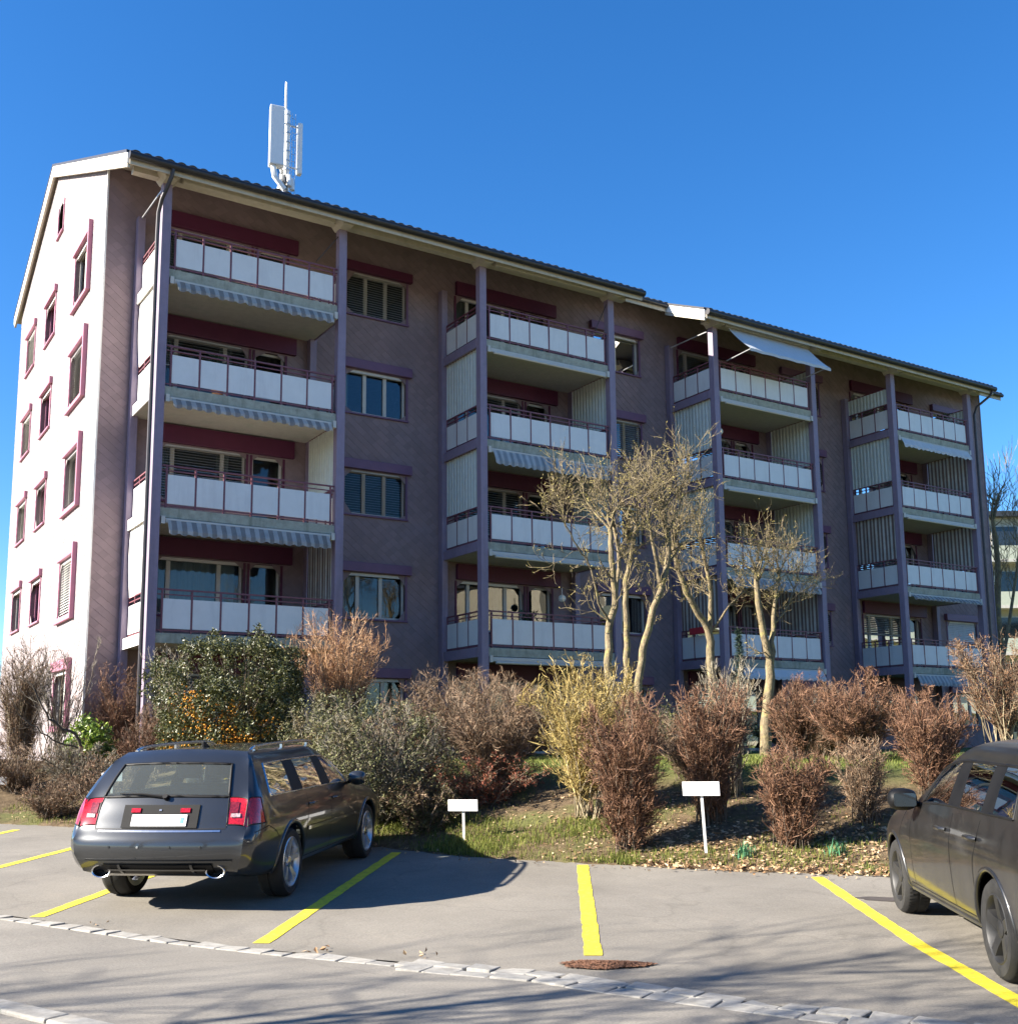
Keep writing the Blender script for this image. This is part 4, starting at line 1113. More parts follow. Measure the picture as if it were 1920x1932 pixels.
# left group by the gable
shrub('clipped_shrub', 'tall clipped brown shrub at the left edge against the gable', (-2.40, 1.75), 2.45, 1.5, [.4, .45, .5, .6, .85, 1, 1, .95, .5], G['brown'], G['stem_pale'], 1.08, 60, 1500, G['leaf_dry'], .03, low=.08, up=.7)
shrub('brown_shrub', 'rounded chestnut-brown shrub beside the gable corner', (-.55, 1.0), 2.1, 2.1, ROUND, G['red'], G['stem'], 1.05, 50, 3600, G['leaf_dry'], .032, low=.08)
shrub('laurel', 'small bright green laurel by the gable corner', (-1.57, -1.02), 1.12, .86, [.8, 1, 1, .95, .8, .5, .1], G['stem'], G['stem'], 0.35, 20, 3600, G['leaf_lime'], .085, low=.02, shell=.7, clumps=34, crad=.14)
shrub('brown_shrub', 'thin purplish twiggy shrub between laurel and firethorn', (-1.12, -3.05), 1.35, 1.2, ROUND, G['red'], G['stem'], 0.65, 40, 0, low=.05)
shrub('brown_shrub', 'loose brown brush on the bank behind the estate car', (-2.0, -4.75), 1.0, 1.7, [.6, .9, 1, .9, .6, .3], G['brown'], G['stem'], 0.46, 60, 700, G['leaf_dry'], .03, low=.02, up=.4)
shrub('stick_shrub', 'pale bare twigs beside the first balcony column', (-.10, -1.2), 2.35, 1.2, [.1, .2, .35, .5, .7, .9, 1, .8], G['grey'], G['stem_pale'], 0.35, 40, 0, low=.35, up=.9)
shrub('stick_shrub', 'sparse reddish bare twigs in front of the gable window', (-1.75, 1.1), 2.7, 2.2, [.2, .4, .6, .8, .9, 1, 1, .8], G['grey'], G['stem'], 0.35, 26, 0, low=.1, up=.8)
shrub('clipped_shrub', 'clipped flat-bottomed shrub on bare trunks behind the black car', (9.45, -13.45), 1.98, 1.75, [.02, .03, .06, .35, .85, 1, 1, .9, .4], G['brown'], G['stem_pale'], 1.20, 22, 3400, G['leaf_dry'], .03, low=.3, spread=.5)
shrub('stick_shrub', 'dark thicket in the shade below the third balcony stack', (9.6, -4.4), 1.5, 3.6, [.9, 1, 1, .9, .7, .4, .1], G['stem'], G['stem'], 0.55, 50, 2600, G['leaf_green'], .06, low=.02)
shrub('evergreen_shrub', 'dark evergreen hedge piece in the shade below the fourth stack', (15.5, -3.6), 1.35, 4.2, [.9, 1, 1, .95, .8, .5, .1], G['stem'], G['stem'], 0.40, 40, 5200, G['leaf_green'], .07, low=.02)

# ---- trees --------------------------------------------------------------
def bark_mat(name, bark, lichen, cut):
    m, N, L, P = nodes(name)
    b = ramp(N, L, noise(N, L, 16, 5, .7, None, (1, 1, .3)), [(0.3, tuple(c * .38 for c in bark)), (0.7, tuple(min(1, c * 1.25) for c in bark))])
    f = ramp(N, L, noise(N, L, 5.5, 5, .7), [(cut, 0.0), (cut + .16, 1.0)])
    L.new(mixc(N, L, f, b, lichen), P.inputs['Base Color']); P.inputs['Roughness'].default_value = .9; P.inputs['Specular IOR Level'].default_value = .15
    bump(N, L, P, noise(N, L, 30, 5, .75, None, (1, 1, .5)), 1.0, .03)
    return m
M['bark'] = bark_mat('lichen_bark', (0.25, 0.20, 0.125), (0.31, 0.265, 0.105), .52)
M['bark_dark'] = bark_mat('grey_bark', (0.12, 0.10, 0.08), (0.17, 0.155, 0.10), .6)

def smooth_poly(pts, m=4):
    pts = np.asarray(pts, float); out = []
    for i in range(len(pts) - 1):
        p0, p1, p2, p3 = pts[max(i - 1, 0)], pts[i], pts[i + 1], pts[min(i + 2, len(pts) - 1)]
        for t in np.arange(m) / m:
            out.append(.5 * (2 * p1 + (p2 - p0) * t + (2 * p0 - 5 * p1 + 4 * p2 - p3) * t * t + (3 * p1 - p0 - 3 * p2 + p3) * t ** 3))
    out.append(pts[-1]); return np.array(out)

def grow(rng, p, d, length, r, lev, out, maxlev, upw, dens, wig):
    """recursive limb; appends (points, radii, level)"""
    k = 5 if lev < maxlev else 4
    pts = [p]; dd = d.copy()
    for i in range(k - 1):
        dd = unit(dd + rng.normal(0, wig, 3) + np.array([0, 0, upw]))
        pts.append(pts[-1] + dd * length / (k - 1))
    pts = np.array(pts); out.append((pts, np.linspace(r, r * .5, k), lev))
    if lev >= maxlev: return
    nb = dens[lev] if lev < len(dens) else 3
    for b in range(nb):
        t = rng.uniform(.25, 1.0) if b < nb - 1 else 1.0
        i = min(int(t * (k - 1)), k - 2); q = pts[i] + (pts[i + 1] - pts[i]) * (t * (k - 1) - i)
        ax = unit(pts[min(i + 1, k - 1)] - pts[i]); side = unit(np.cross(ax, rng.standard_normal(3)))
        ang = rng.uniform(.35, .95) if b < nb - 1 else rng.uniform(.05, .3)
        grow(rng, q, unit(ax * math.cos(ang) + side * math.sin(ang)), length * rng.uniform(.5, .82), r * (1 - .5 * t) * rng.uniform(.5, .7), lev + 1, out, maxlev, upw, dens, wig)

def tree(name, label, trunks, seed, limb=1.0, maxlev=3, dens=(5, 5, 4), tip=6, bark='bark', buds=0, bud_mat=None, group='bare trees on the lawn', upw=.10, wig=.22, side=7, twig_w=.0045, sink=.3, tipr=1.0):
    """trunks: list of (polyline, r0, r1); boughs grow along the upper part of each"""
    rng = np.random.default_rng(seed)
    trunks = [(a, b * .8, c * .8) for a, b, c in trunks]
    b0 = np.array(trunks[0][0][0], float)
    root = thing(name, label, 'tree', tuple(b0), group)
    main = []
    limbs = []
    for n_, (pl, r0, r1) in enumerate(trunks):
        P = smooth_poly(pl); P[1:-1] += rng.normal(0, .012, P[1:-1].shape)
        if n_ == 0: P = np.vstack([P[0] - np.array([0, 0, sink]), P])
        main.append(prisms(P[None], np.linspace(r0 * (1.25 if n_ == 0 else 1), r1, len(P))[None], 9))
        for b in range(tip + side):
            t = 1.0 if b < tip else rng.uniform(.45, .98)
            i = min(int(t * (len(P) - 1)), len(P) - 2)
            ax = unit(P[i + 1] - P[i]); sd = unit(np.cross(ax, rng.standard_normal(3))); ang = rng.uniform(.15, .75) if b < tip else rng.uniform(.5, 1.15)
            grow(rng, P[i] + (P[i + 1] - P[i]) * (t * (len(P) - 1) - i), unit(ax * math.cos(ang) + sd * math.sin(ang) + np.array([0, 0, .15])), limb * rng.uniform(.5, 1.05) * (1 if b < tip else .75), r1 * rng.uniform(.35, .65) * (1 if b < tip else .8) * tipr, 1, limbs, maxlev, upw, dens, wig)
    stuff_mesh('trunk', join(main), M[bark], root, True)
    big = [l for l in limbs if l[2] < maxlev]; fine = [l for l in limbs if l[2] >= maxlev]
    if big:
        parts = [prisms(np.array([l[0]]), np.maximum(np.array([l[1]]), .004), 5) for l in big]
        stuff_mesh('branches', join(parts), M[bark], root, True)
    P = np.array([l[0] for l in fine])
    stuff_mesh('twigs', ribbons(P, np.maximum(np.array([l[1] for l in fine]) * .8, twig_w * np.array([1.2, 1, .8, .5])[None])), M[bark], root)
    if buds:
        i = rng.integers(0, len(P), buds); j = rng.integers(1, 4, buds)
        stuff_mesh('buds', leaves_mesh(P[i, j] + rng.normal(0, .012, (buds, 3)), .042), bud_mat, root)
    return root
kw = dict(limb=.88, maxlev=4, dens=(5, 4, 3, 3), buds=1100, bud_mat=G['moss_bud'], wig=.24, upw=.09, twig_w=.0042)
shrub('brown_shrub', 'ragged brown filler shrub between the olive shrub and the twiggy one', (1.35, -8.9), 1.75, 1.5, DOME, G['brown'], G['stem'], 1.0, 50, 1500, G['leaf_dry'], .026, low=.1)
shrub('brown_shrub', 'brown shrub at the back right of the yellow one', (4.6, -9.2), 1.45, 1.5, DOME, G['grey'], G['stem'], .9, 46, 800, G['leaf_dry'], .026, low=.1)
shrub('brown_shrub', 'brown shrub filling the gap between laurel, firethorn and first column', (-.55, -2.3), 1.5, 1.3, DOME, G['brown'], G['stem'], 1.0, 46, 900, G['leaf_dry'], .03, low=.05)
shrub('brown_shrub', 'red-brown shrub at the far right of the back row', (8.35, -12.6), 1.2, 1.0, ROUND, G['red'], G['stem'], 1.0, 46, 1300, G['leaf_dry'], .024, low=.1)
shrub('brown_shrub', 'loose brown brush on the bank at the left edge', (-2.95, -1.6), 1.0, 2.2, DOME, G['brown'], G['stem'], .8, 60, 600, G['leaf_dry'], .03, low=.02, up=.3)
shrub('brown_shrub', 'low tangled brush beneath the dark spreading branches', (-2.1, -2.6), 1.0, 2.0, DOME, G['grey'], G['stem'], .8, 50, 500, G['leaf_dry'], .03, low=.02, up=.3)
shrub('brown_shrub', 'low brown brush left of the estate car at the asphalt edge', (-2.75, -4.1), .7, 1.6, DOME, G['brown'], G['stem'], .8, 50, 600, G['leaf_dry'], .03, low=.02, up=.2)
shrub('brown_shrub', 'low dark brush in front of the stick shrub behind the sign', (4.2, -12.0), .9, 1.5, DOME, G['brown'], G['stem'], .8, 46, 600, G['leaf_dry'], .026, low=.04)
shrub('brown_shrub', 'brown shrub in the gap right of the forked tree, behind the domed one', (8.6, -10.6), 1.3, 1.8, DOME, G['brown'], G['stem'], .9, 50, 900, G['leaf_dry'], .026, low=.08)
shrub('olive_shrub', 'low olive and brown leafy cover at the foot of the bank beside the estate car', (.75, -10.45), .75, 1.3, DOME, G['brown'], G['stem'], .9, 40, 2500, G['leaf_olive'], .04, low=.02)
tree('bare_tree', 'leftmost bare tree with mossy trunk forking low', [([(7.05, -6.5, 1.2), (7.09, -6.5, 3.1), (7.16, -6.45, 3.79), (7.29, -6.5, 4.39), (7.17, -6.55, 5.14), (7.19, -6.5, 5.8)], .095, .06), ([(7.29, -6.5, 4.39), (7.48, -6.4, 5.28), (7.40, -6.35, 6.04)], .06, .04),
     ([(7.14, -6.5, 3.9), (6.8, -6.6, 4.25), (6.55, -6.7, 4.9), (6.2, -6.75, 5.3), (5.75, -6.9, 5.75)], .035, .014)], 11, tip=5, side=6, **kw)
tree('bare_tree', 'slim straight bare tree in the middle of the left three', [([(7.75, -6.2, 1.2), (7.79, -6.2, 2.93), (7.81, -6.2, 3.91), (7.81, -6.2, 4.79), (7.97, -6.2, 5.37), (8.14, -6.2, 6.06)], .085, .045)], 12, tip=5, side=6, **kw)
tree('bare_tree', 'tall bare tree with pale trunk leaning right, third from the left', [([(8.2, -6.0, 1.2), (8.22, -6.0, 2.51), (8.39, -6.0, 3.4), (8.70, -6.0, 4.31), (9.08, -6.0, 5.14), (9.18, -6.0, 5.85), (9.05, -6.0, 6.5)], .095, .06), ([(8.92, -6, 4.9), (8.76, -5.95, 5.81), (8.72, -5.9, 6.27)], .05, .03),
     ([(9.15, -6, 6.0), (9.4, -6.1, 6.5), (9.6, -6.1, 7.0)], .045, .02)], 13, tip=6, side=7, **kw)
tree('bare_tree', 'mossy bare tree with upswept boughs before the third balcony stack', [([(11.3, -5.0, 1.2), (11.26, -5.0, 3.34), (11.18, -5.0, 4.07), (10.64, -5.0, 4.78), (10.34, -5.0, 5.38), (10.2, -5, 6.0)], .12, .05), ([(11.22, -5.0, 3.95), (11.31, -5.0, 4.95), (11.19, -4.9, 5.95)], .08, .05), ([(11.25, -5, 4.0), (11.75, -5.2, 4.7), (12.2, -5.2, 5.0)], .04, .02)], 14, tip=6, side=8, **kw)
tree('bare_tree', 'rightmost bare tree with smooth trunk forking into a V', [([(11.85, -6.0, 1.2), (11.95, -6.0, 2.2), (12.12, -6.0, 3.18), (11.95, -6.0, 3.89), (11.79, -6.0, 4.86), (11.78, -6.0, 5.35)], .14, .06), ([(12.12, -6.0, 3.15), (12.26, -6.0, 4.0), (12.32, -6.0, 4.6), (12.54, -6.0, 5.30)], .085, .045), ([(12.3, -6.0, 4.2), (12.6, -6.1, 4.5), (12.9, -6.1, 5.0)], .04, .02)], 15, tip=6, side=6, **kw)
tree('bare_bush_tree', 'dark spreading bare branches in front of the gable window', [([(-1.95, -2.6, .55), (-2.16, -3.0, 1.62), (-2.54, -3.0, 1.9), (-2.81, -3.0, 2.18), (-3.0, -3.0, 2.6)], .035, .015), ([(-2.1, -2.95, 1.5), (-2.5, -3.0, 1.6), (-2.9, -3.05, 1.85), (-3.2, -3, 2.1)], .022, .010)], 16, limb=.6, maxlev=2, dens=(4, 4), tip=3, side=5, bark='bark_dark', twig_w=.004)
tree('garden_tree', 'tall slender bare tree beyond the right end of the building', [([(39.5, 6.0, 1.15), (39.3, 6.0, 6.0), (39.6, 6.0, 9.5), (39.5, 6, 11.5)], .22, .10), ([(39.4, 6, 5.0), (40.6, 6, 8), (41.2, 5.8, 10.5)], .12, .05)], 17, limb=2.3, maxlev=3, dens=(5, 5, 4), tip=6, side=9, bark='bark', twig_w=.012, upw=.25, group='trees beyond')
# street trees left of the frame whose shadows fall across road and bays
for i, (x, y, h, ln) in enumerate(((-10.9, -16.2, 3.0, 2.3), (-15.6, -14.1, 3.4, 2.4), (-9.2, -18.3, 3.0, 1.9), (-13.2, -16.6, 4.4, 2.2))):
    tree('street_tree', ['bare street tree nearest the road, casting branch shadows on the setts', 'bare street tree farthest left, casting shadows on the road', 'small bare street tree behind the camera, casting shadows by the black car', 'bare street tree between two others left of the road'][i],
         [([(x, y, 0.0), (x + .1, y, h * .5), (x - .05, y + .1, h)], .14, .09), ([(x, y + .05, h * .8), (x + .5, y + .4, h + 1.0)], .08, .05)], 20 + i, limb=ln, maxlev=3, dens=(4, 4, 4), tip=5, side=4, bark='bark_dark', twig_w=.009, group='street trees left of the road', tipr=.9)

# small spruce in front of the third stack
x, y = 10.87, -6.3; z = float(ground_z(x, y))
sp_ = thing('spruce', 'small dark spruce tip beside the third balcony stack', 'tree', (x, y, z))
q = MB(); q.tube([(x, y, z - .1), (x, y, z + 2.72)], [.04, .008], 6); q.build('trunk', M['bark_dark'], sp_)
nn = 2600; t = RNG.uniform(0, 1, nn) ** .8; th = RNG.uniform(0, 6.28, nn); rr = (1 - t) * .5 * RNG.uniform(.1, 1, nn) * (.75 + .25 * np.sin(t * 45))
C_ = np.stack([x + rr * np.cos(th), y + rr * np.sin(th), z + .15 + 2.6 * t - rr * .3], 1)
stuff_mesh('foliage', leaves_mesh(C_, .10, up=-.1, aspect=.14), G['spruce'], sp_)

# ---- ground cover --------------------------------------------------------
def scatter(n, nlo, nhi, tlo, thi, power=1.0):
    a = RNG.uniform(nlo, nhi, n); t = tlo + (thi - tlo) * RNG.uniform(0, 1, n) ** power
    e = np.interp(a, EDGE[:, 0], EDGE[:, 1]); x, y = xy(a, e + t)
    return x, y
def blades(n, x, y, h, wid):
    z = ground_z(x, y) - .01
    b = np.stack([x, y, z], 1); th = RNG.uniform(0, 6.28, n); hh = h * RNG.uniform(.5, 1.3, n)
    d = np.stack([np.cos(th), np.sin(th), 0 * th], 1); s = np.stack([-np.sin(th), np.cos(th), 0 * th], 1) * wid
    lean = RNG.uniform(.1, .8, n)[:, None]
    m = b + d * hh[:, None] * .3 * lean + np.array([0, 0, 1]) * hh[:, None] * .6; tp_ = b + d * hh[:, None] * lean + np.array([0, 0, 1]) * hh[:, None] * (1.05 - .35 * lean)
    V = np.stack([b - s, b + s, m + s * .7, m - s * .7, tp_], 1).reshape(-1, 3)
    o = np.arange(n)[:, None] * 5
    F = np.concatenate([o + np.array([0, 1, 2]), o + np.array([0, 2, 3]), o + np.array([3, 2, 4])])
    return V, F
G['grass'] = tmat('grass_blade', (0.06, 0.085, 0.015), (0.14, 0.17, 0.03), (0.27, 0.27, 0.07), trans=.3)
G['lawn'] = tmat('lawn_blade', (0.07, 0.10, 0.018), (0.16, 0.19, 0.04), (0.26, 0.27, 0.08), trans=.3)
G['litter'] = tmat('fallen_leaf', (0.16, 0.09, 0.045), (0.34, 0.22, 0.12), (0.55, 0.41, 0.26), trans=.1)
parts = []
for n, nlo, nhi, tlo, thi, pw, h in ((17000, 5.6, 9.7, .0, 1.5, 1.3, .09), (4000, 9.7, 12.5, .05, 1.2, 1.2, .075), (7000, -1, 5.8, .05, 2.2, 1.2, .085), (5000, 4, 13, 1.2, 4.0, 1, .07)):
    x, y = scatter(n, nlo, nhi, tlo, thi, pw)
    keep = (np.sin(x * 2.3 + 1.7 * np.sin(y * 1.9)) + np.sin(y * 3.1 + x) + RNG.normal(0, .8, n)) > -.2
    x, y = x[keep], y[keep]; parts.append(blades(len(x), x, y, h, .0042))
g = add('grass', fast_mesh('grass', *join(parts))); g.data.materials.append(G['grass'])
tag(g, 'tufts of green grass along the foot of the bank', 'grass', kind='stuff')
x, y = scatter(30000, 4, 16, 3.8, 9.5); g = add('lawn_grass', fast_mesh('lawn_grass', *blades(len(x), x, y, .07, .006))); g.data.materials.append(G['lawn'])
tag(g, 'short sunlit lawn behind the shrubs', 'grass', kind='stuff')
parts = []
for n, nlo, nhi, tlo, thi, sz in ((1500, 9.6, 12.6, -.12, 1.5, .075), (1500, 8.6, 12.8, .0, 3.0, .06), (900, 4.5, 9.5, .4, 3.2, .05), (1100, -1, 5, .1, 2.8, .05), (90, 5, 12, -.5, .02, .05)):
    x, y = scatter(n, nlo, nhi, tlo, thi, 1.3 if tlo < 0 else 1.0)
    z = np.maximum(ground_z(x, y), asphalt_z(x, y)) + .012 + RNG.uniform(0, .02, n)
    parts.append(leaves_mesh(np.stack([x, y, z], 1), sz, up=.05, fold=.5, aspect=.62))
for n, c in ((6, (-2.55, -16.55)), (8, (-3.1, -16.0)), (3, (-4.2, -13.9)), (16, (.1, -20.6))):
    c = np.array(c) + RNG.normal(0, .07, (n, 2)); parts.append(leaves_mesh(np.column_stack([c, asphalt_z(c[:, 0], c[:, 1]) + .012]), .05, up=0, fold=.5))
V, F = join(parts); gz = np.maximum(ground_z(V[:, 0], V[:, 1], False), asphalt_z(V[:, 0], V[:, 1])) + .006; V[:, 2] = np.clip(V[:, 2], gz, gz + .05)
g = add('fallen_leaves', fast_mesh('fallen_leaves', V, F)); g.data.materials.append(G['litter'])
tag(g, 'dry tan leaves scattered on the bank and asphalt edge', 'leaves', kind='stuff')

# daffodil shoots on the bank
def shoots(x, y, n, label):
    z = float(ground_z(x, y)); r = thing('daffodil_shoots', label, 'plant', (x, y, z), 'bulb shoots on the bank')
    xx = x + RNG.normal(0, .07, n); yy = y + RNG.normal(0, .05, n)
    stuff_mesh('leaves', blades(n, xx, yy, .16, .006), G['shoot'], r)
G['shoot'] = tmat('shoot_leaf', (0.02, 0.09, 0.05), (0.05, 0.16, 0.08), (0.10, 0.24, 0.10))
shoots(2.62, -14.62, 70, 'green-blue bulb shoots right of the right-hand sign')
shoots(3.35, -15.28, 50, 'green-blue bulb shoots nearest the black car')

# ---- name boards of the bays ------------------------------------------------
def sign(x, y, w, h, zt, yawd, label, lean=0.0):
    z = float(ground_z(x, y)); s = thing('bay_sign', label, 'sign', (x, y, z), 'white bay signs')
    c, sn = math.cos(yawd), math.sin(yawd); T = lambda a, o, zz: (x + a * c - o * sn + lean * (zz - z), y + a * sn + o * c, zz)
    q = MB(T); q.box(-.016, .016, -.012, .012, z - .15, zt - .01); q.build('post', M['white'], s, bevel=.003)
    q = MB(T); q.box(-w / 2, w / 2, -.035, -.013, zt - h, zt); q.build('board', M['sign'], s, bevel=.004)
M['sign'] = simple('white_sign_board', (0.80, 0.80, 0.79), 0.4, var=.02)
sign(.84, -11.44, .39, .145, .80, -.78, 'blank white sign on a post beside the estate car shadow', -.02)
sign(2.41, -14.22, .42, .16, 1.05, -.76, 'blank white sign on a leaning post at the right of the bank', -.06)
sign(-2.37, -6.43, .30, .13, 1.13, -.45, 'white sign half hidden behind the left rear of the estate car')
sign(-3.27, -1.75, .30, .14, 1.0, -.45, 'white sign cut by the left edge of the picture')

# flower pot on the garden side of the evergreen
x, y = 1.15, -6.3; z = float(ground_z(x, y))
fp = thing('flower_pot', 'terracotta pot on a block behind the estate car roof', 'flower pot', (x, y, z))
q = MB(); q.lathe([(0, 0), (.09, 0), (.125, .26), (.14, .26), (.14, .31), (.12, .31), (.11, .24), (0, .24)], 20, 'z', (x, y, z + .552)); q.build('pot', M['terracotta'], fp, smooth=40)
q = MB(); q.box(x - .16, x + .16, y - .16, y + .16, z - .05, z + .55); q.build('plinth', M['concrete'], fp, bevel=.01)

# ---- buildings beyond ---------------------------------------------------------
def block(name, label, corner, ux, wid, dep, h, rows, cols, wall, group=None, z0=0.9, roofm='tile'):
    """plain apartment block: walls, flat roof, window rows with panes and balcony bands"""
    root = thing(name, label, 'building', (*corner, z0), group)
    u = np.array(ux) / np.linalg.norm(ux); v = np.array([-u[1], u[0]])
    T = lambda a, o, zz: (corner[0] + u[0] * a - v[0] * o, corner[1] + u[1] * a - v[1] * o, zz)
    q = MB(T); q.box(0, wid, -dep, 0, z0 - 1, z0 + h); q.build('wall', M[wall], root)
    q = MB(T); q.box(-.5, wid + .5, -dep - .5, .5, z0 + h + .002, z0 + h + .35); q.build('roof', M[roofm], root)
    fh = h / rows; cw = wid / cols
    for i in range(cols):
        for j in range(rows):
            a0, zz = i * cw + cw * .22, z0 + j * fh + fh * .32
            q = MB(T); q.box(a0, a0 + cw * .5, .0, .05, zz, zz + fh * .5); f = q.build('window', M['frame'], root)
            q = MB(T); q.box(a0 + .08, a0 + cw * .5 - .08, .05, .062, zz + .08, zz + fh * .5 - .08); q.build('pane', M['pane_dark'], f)
    for j in range(1, rows):
        q = MB(T); q.box(wid * .02, wid * .98, .07, 1.1, z0 + j * fh - .12, z0 + j * fh + .06); bb = q.build('balcony', M['ceiling'], root)
        q = MB(T); q.box(wid * .02, wid * .98, 1.02, 1.08, z0 + j * fh + .062, z0 + j * fh + .95); q.build('railing', M['pale_green'], bb)
    return root
M['pane_dark'] = simple('far_window_glass', (0.02, 0.024, 0.028), 0.05, var=.1, spec=.8)
M['cream_render'] = simple('cream_render', (0.52, 0.46, 0.34), 0.9, var=.08)
M['pink_render'] = simple('pink_render', (0.50, 0.34, 0.31), 0.9, var=.08)
M['pale_green'] = simple('pale_green_railing', (0.40, 0.43, 0.34), 0.7, var=.08)
block('far_apartment_block', 'cream apartment block with green balconies beyond the right end', (54.6, 21.0), (.842, -.54), 26, 11, 15.0, 5, 7, 'cream_render')
block('opposite_apartment_block', 'pink apartment block across the street, seen mirrored in the windows', (22, -44), (-1, .1), 34, 12, 9.5, 3, 9, 'pink_render')
block('opposite_apartment_block', 'long cream apartment block out of view, added to fill the right-hand window reflections', (104, -40), (-1, .05), 66, 12, 13, 4, 14, 'cream_render')  # unseen block, added to keep bright horizon out of the right-hand panes
# ------------------------------------------------------------------ cars
def paint_mat(name, col, rough, metal, dust=None, coat=1.0, dust_top=0.8, crough=.04):
    m, N, L, P = nodes(name)
    fl = ramp(N, L, noise(N, L, 260, 2, .5), [(0.3, tuple(c * .85 for c in col)), (0.7, tuple(c * 1.15 for c in col))])
    P.inputs['Metallic'].default_value = metal
    P.inputs['Coat Weight'].default_value = coat; P.inputs['Coat Roughness'].default_value = crough
    if dust:
        geo = N.new('ShaderNodeNewGeometry'); sp = N.new('ShaderNodeSeparateXYZ'); L.new(geo.outputs['Position'], sp.inputs[0])
        mr = N.new('ShaderNodeMapRange'); L.new(sp.outputs['Z'], mr.inputs['Value'])
        mr.inputs['From Min'].default_value = .15; mr.inputs['From Max'].default_value = dust_top; mr.inputs['To Min'].default_value = 1; mr.inputs['To Max'].default_value = .35
        nz_ = ramp(N, L, noise(N, L, 3.2, 6, .7), [(0.25, .25), (0.75, 1.0)])
        mu = N.new('ShaderNodeMath'); mu.operation = 'MULTIPLY'; L.new(mr.outputs[0], mu.inputs[0]); L.new(nz_, mu.inputs[1])
        mu2 = N.new('ShaderNodeMath'); mu2.operation = 'MULTIPLY'; L.new(mu.outputs[0], mu2.inputs[0]); mu2.inputs[1].default_value = dust[1]
        fl = mixc(N, L, mu2.outputs[0], fl, dust[0])
        rr = N.new('ShaderNodeMapRange'); L.new(mu2.outputs[0], rr.inputs['Value']); rr.inputs['To Min'].default_value = rough; rr.inputs['To Max'].default_value = .9
        L.new(rr.outputs[0], P.inputs['Roughness'])
        cw = N.new('ShaderNodeMapRange'); L.new(mu2.outputs[0], cw.inputs['Value']); cw.inputs['To Min'].default_value = coat; cw.inputs['To Max'].default_value = 0
        L.new(cw.outputs[0], P.inputs['Coat Weight'])
    else:
        P.inputs['Roughness'].default_value = rough
    g2 = N.new('ShaderNodeNewGeometry'); s2 = N.new('ShaderNodeSeparateXYZ'); L.new(g2.outputs['Normal'], s2.inputs[0])
    top = N.new('ShaderNodeMapRange'); L.new(s2.outputs['Z'], top.inputs['Value'])          # settled dust on level panels
    top.inputs['From Min'].default_value = .85; top.inputs['From Max'].default_value = .99; top.inputs['To Max'].default_value = .45
    fl = mixc(N, L, top.outputs[0], fl, (.16, .15, .125))
    L.new(fl, P.inputs['Base Color'])
    return m
M['paint_grey'] = paint_mat('dark_grey_metallic', (0.036, 0.039, 0.043), .28, .6, ((0.20, 0.19, 0.17), .05), 1.0)
M['paint_black'] = paint_mat('dusty_black', (0.007, 0.007, 0.0075), .32, .1, ((0.085, 0.083, 0.078), .2), .6, 1.3, .08)
M['car_glass'] = glass_mat('car_glass', (0.72, 0.82, 0.78), 1.5, 0.0, 1.15)
def hazy_glass(name, tint, haze):
    m = glass_mat(name, tint, 1.5, 0.0, 1.15); N, L = m.node_tree.nodes, m.node_tree.links
    out = N['Material Output']; src = out.inputs['Surface'].links[0].from_socket
    df = N.new('ShaderNodeBsdfDiffuse'); df.inputs['Color'].default_value = (.30, .33, .31, 1)
    mx = N.new('ShaderNodeMixShader'); mx.inputs[0].default_value = haze
    L.new(src, mx.inputs[1]); L.new(df.outputs[0], mx.inputs[2]); L.new(mx.outputs[0], out.inputs['Surface'])
    return m
M['car_glass_rear'] = hazy_glass('dusty_rear_glass', (0.82, 0.90, 0.86), .13)
M['car_glass_dark'] = glass_mat('tinted_car_glass', (0.20, 0.23, 0.22), 1.5, 0.0, 1.0)
M['trim_black'] = simple('car_trim_black', (0.0045, 0.0045, 0.005), .55, var=.1, spec=.25)
M['chrome'] = simple('satin_chrome', (0.62, 0.62, 0.63), .22, metal=1.0, var=.05)
M['alloy'] = simple('alloy_wheel', (0.58, 0.58, 0.59), .3, metal=.75, var=.06)
M['alloy_dark'] = simple('dusty_dark_wheel', (0.017, 0.0165, 0.016), .55, metal=.0, var=.2)
M['tyre'] = simple('tyre_rubber', (0.014, 0.0135, 0.013), .85, var=.25, scale=20, grime=((0.05, 0.046, 0.04), 4.0, .4))
M['seat'] = simple('car_seat', (0.06, 0.06, 0.062), .75)
M['plate'] = simple('number_plate', (0.82, 0.82, 0.81), .4, var=.02)
M['plate_grey'] = simple('plate_mark', (0.32, 0.33, 0.36), .5)
M['plate_blue'] = simple('plate_crest', (0.10, 0.25, 0.55), .5)
M['well'] = simple('wheel_well', (0.008, 0.008, 0.008), .9)
def lens_mat(name, col):
    m, N, L, P = nodes(name)
    P.inputs['Base Color'].default_value = rgba(col); P.inputs['Roughness'].default_value = .12; P.inputs['Coat Weight'].default_value = 1.0
    w_ = ramp(N, L, noise(N, L, 60, 2), [(.4, tuple(c * .7 for c in col)), (.6, tuple(min(1, c * 1.25) for c in col))]); L.new(w_, P.inputs['Base Color'])
    return m
M['lens_red'] = lens_mat('red_tail_lens', (0.36, 0.008, 0.012)); M['lens_clear'] = lens_mat('clear_tail_lens', (0.42, 0.30, 0.30)); M['lens_dark'] = lens_mat('smoked_lens', (0.16, 0.012, 0.016))

